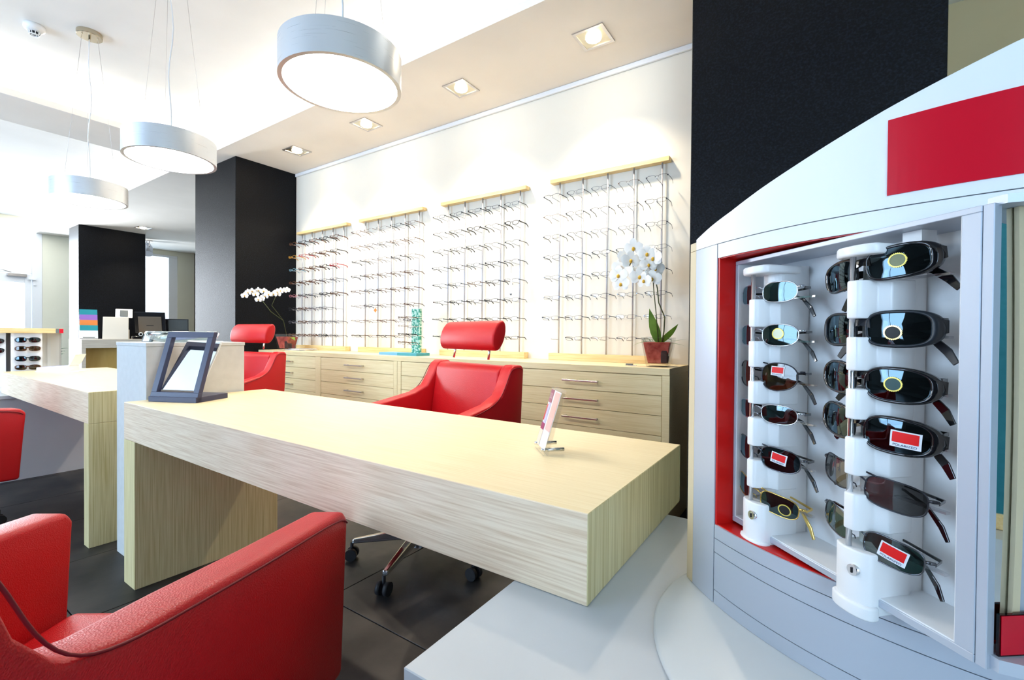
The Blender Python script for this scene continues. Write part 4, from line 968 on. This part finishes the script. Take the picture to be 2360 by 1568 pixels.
    # folded arms: each runs across behind the front, tip hooks down past the other end
    yh = cy(xe)+.008; big_ = style != 'metal'
    for sd in (1, -1):
        o2 = .006 if sd == 1 else .0
        pts = [(sd*(xe+.006), yh-.002, h_*.3+tz), (sd*(xe+.001), yh+.006+o2, h_*.3+tz), (sd*(xe*.4), yh+.010+o2, h_*.15), (-sd*(xe*.35), yh+.013+o2, -.002), (-sd*(xe*.75), yh+.014+o2, -.010), (-sd*(xe*1.0), yh+.014+o2, -.024), (-sd*(xe*1.14), yh+.013+o2, -.036)]
        hh = [.006, .006, .0042, .003, .004, .0045, .003] if big_ else [.0016, .0016, .0012, .0012, .0022, .003, .002]
        m = MB(); rg = []
        for i, (p_, q_) in enumerate(zip(pts, hh)):
            a_ = Vector(pts[min(i+1, 6)])-Vector(pts[max(i-1, 0)]); a_.y = 0; a_.normalize(); n_ = Vector((-a_.z, 0, a_.x))
            p_ = Vector(p_); rg.append([m.bm.verts.new(p_+n_*q_+Vector((0, yy, 0))) for yy in (-.001, .001)]+[m.bm.verts.new(p_-n_*q_+Vector((0, yy, 0))) for yy in (.001, -.001)])
        for A, B in zip(rg, rg[1:]):
            for i in range(4): m.bm.faces.new((A[i], A[(i+1) % 4], B[(i+1) % 4], B[i]))
        m.bm.faces.new(rg[0][::-1]); m.bm.faces.new(rg[-1]); m.build('temple', tm or (fm if big_ else BLACKG), t, bevel=.0006, bseg=2)
    return t
RNDG = ('round', STOLIVE, STGOLD)
L_, R_ = RZS
sunglasses('sunglasses with silver rims and dark green lenses, top of the left column', SC[0], L_[0], .0235, .0145, 2.7, 'metal', SILV, LENSG, gap=.008)
sunglasses('sunglasses with silver rims and pale gold round sticker, second in the left column', SC[0], L_[1], .0245, .0155, 2.5, 'metal', SILV, LENSG, gap=.008, sticker=(('round', STPALE, STGOLD), 0, .002, 0))
sunglasses('teardrop aviator sunglasses with red square sticker, third in the left column', SC[0], L_[2], .0245, .0195, 2.3, 'metal', DKMET, LENSB, gap=.008, drop=.15, double=True, sticker=(('red', .78), .0, .008, -.05))
sunglasses('slim oval sunglasses with silver rims, fourth in the left column', SC[0], L_[3], .0245, .0135, 2.6, 'metal', SILV, LENSG, gap=.008)
sunglasses('rimless-look dark sunglasses with red square sticker, fifth in the left column', SC[0], L_[4], .0265, .0165, 2.7, 'metal', GUN, LENSK, gap=.008, double=True, sticker=(('red', .9), .001, .002, -.12), roll=.05)
sunglasses('gold rimmed sunglasses with black round sticker, lowest in the left column', SC[0], L_[5], .0255, .0145, 3.2, 'metal', GOLD, LENSG, gap=.009, double=True, sticker=(('round', STBLK, STGOLD), .010, -.003, 0), tm=GOLD, roll=.12)
sunglasses('gloss black wraparound sunglasses tilted up with gold ringed sticker, top of right column', SC[1], R_[0]+.004, .0255, .0155, 3.4, 'plastic', BLACKG, LENSK, sticker=(RNDG, .002, .001, 0), roll=-.12)
sunglasses('matt black wraparound sunglasses with dark round sticker, second in the right column', SC[1], R_[1], .0262, .0170, 3.2, 'plastic', BLACKM, LENSK, sticker=(('round', STBLK, GOLD), -.002, -.004, 0))
sunglasses('gloss black narrow sunglasses with slate gold ringed sticker, third in the right column', SC[1], R_[2], .0262, .0165, 2.8, 'plastic', BLACKG, LENSK, sticker=(('round', STGREY, STGOLD), -.001, .001, 0), roll=.05)
sunglasses('black shield sunglasses with large red square sticker, fourth in the right column', SC[1], R_[3]+.002, .0268, .0170, 3.0, 'plastic', BLACKG, LENSK, drop=.1, sticker=(('red', 1.05), .009, -.002, 0), roll=.08)
sunglasses('grey gradient sunglasses with double bridge, fifth in the right column', SC[1], R_[4]+.002, .0262, .0165, 3.2, 'metal', DKMET, LENSGR, double=True, tm=BLACKG, roll=.12)
sunglasses('green tinted metal sunglasses with red square sticker, lowest in the right column', SC[1], R_[5]+.004, .0255, .0155, 3.2, 'metal', GUN, LENST, tm=BLACKG, sticker=(('red', 1.05), .002, 0, -.12), roll=.16)
# sunglasses on the far display
O_keep, RZ_keep = O, RZ
def Q(s, n, z): return A0+dv*s+Vector((dv.y, -dv.x, 0))*(n)+Vector((0, 0, z))
RZ = rz2
for k, (z, mt, nm) in enumerate(((.378, BLACKG, 'black'), (.313, TORT, 'brown'), (.237, BLACKG, 'dark grey'), (.172, TORT, 'tortoise brown'))):
    o = sunglasses('%s wide sunglasses, %s of four in the far display cabinet' % (nm, ['top', 'second', 'third', 'lowest visible'][k]), .205, z, .026, .0165, 3.0, 'plastic', mt, LENSK if k % 2 == 0 else LENSB, gap=.008)
    o['group'] = 'sunglasses in the far display cabinet'; o.location = Q(.148, .006, z)
for k, z in enumerate((.37, .30)):
    o = sunglasses('black sunglasses at the left edge of the picture, %s in the far display cabinet' % ['upper', 'lower'][k], -.13, z, .026, .0165, 3.0, 'plastic', BLACKG, LENSK, gap=.008)
    o['group'] = 'sunglasses in the far display cabinet'; o.location = Q(-.04, -.022, z)
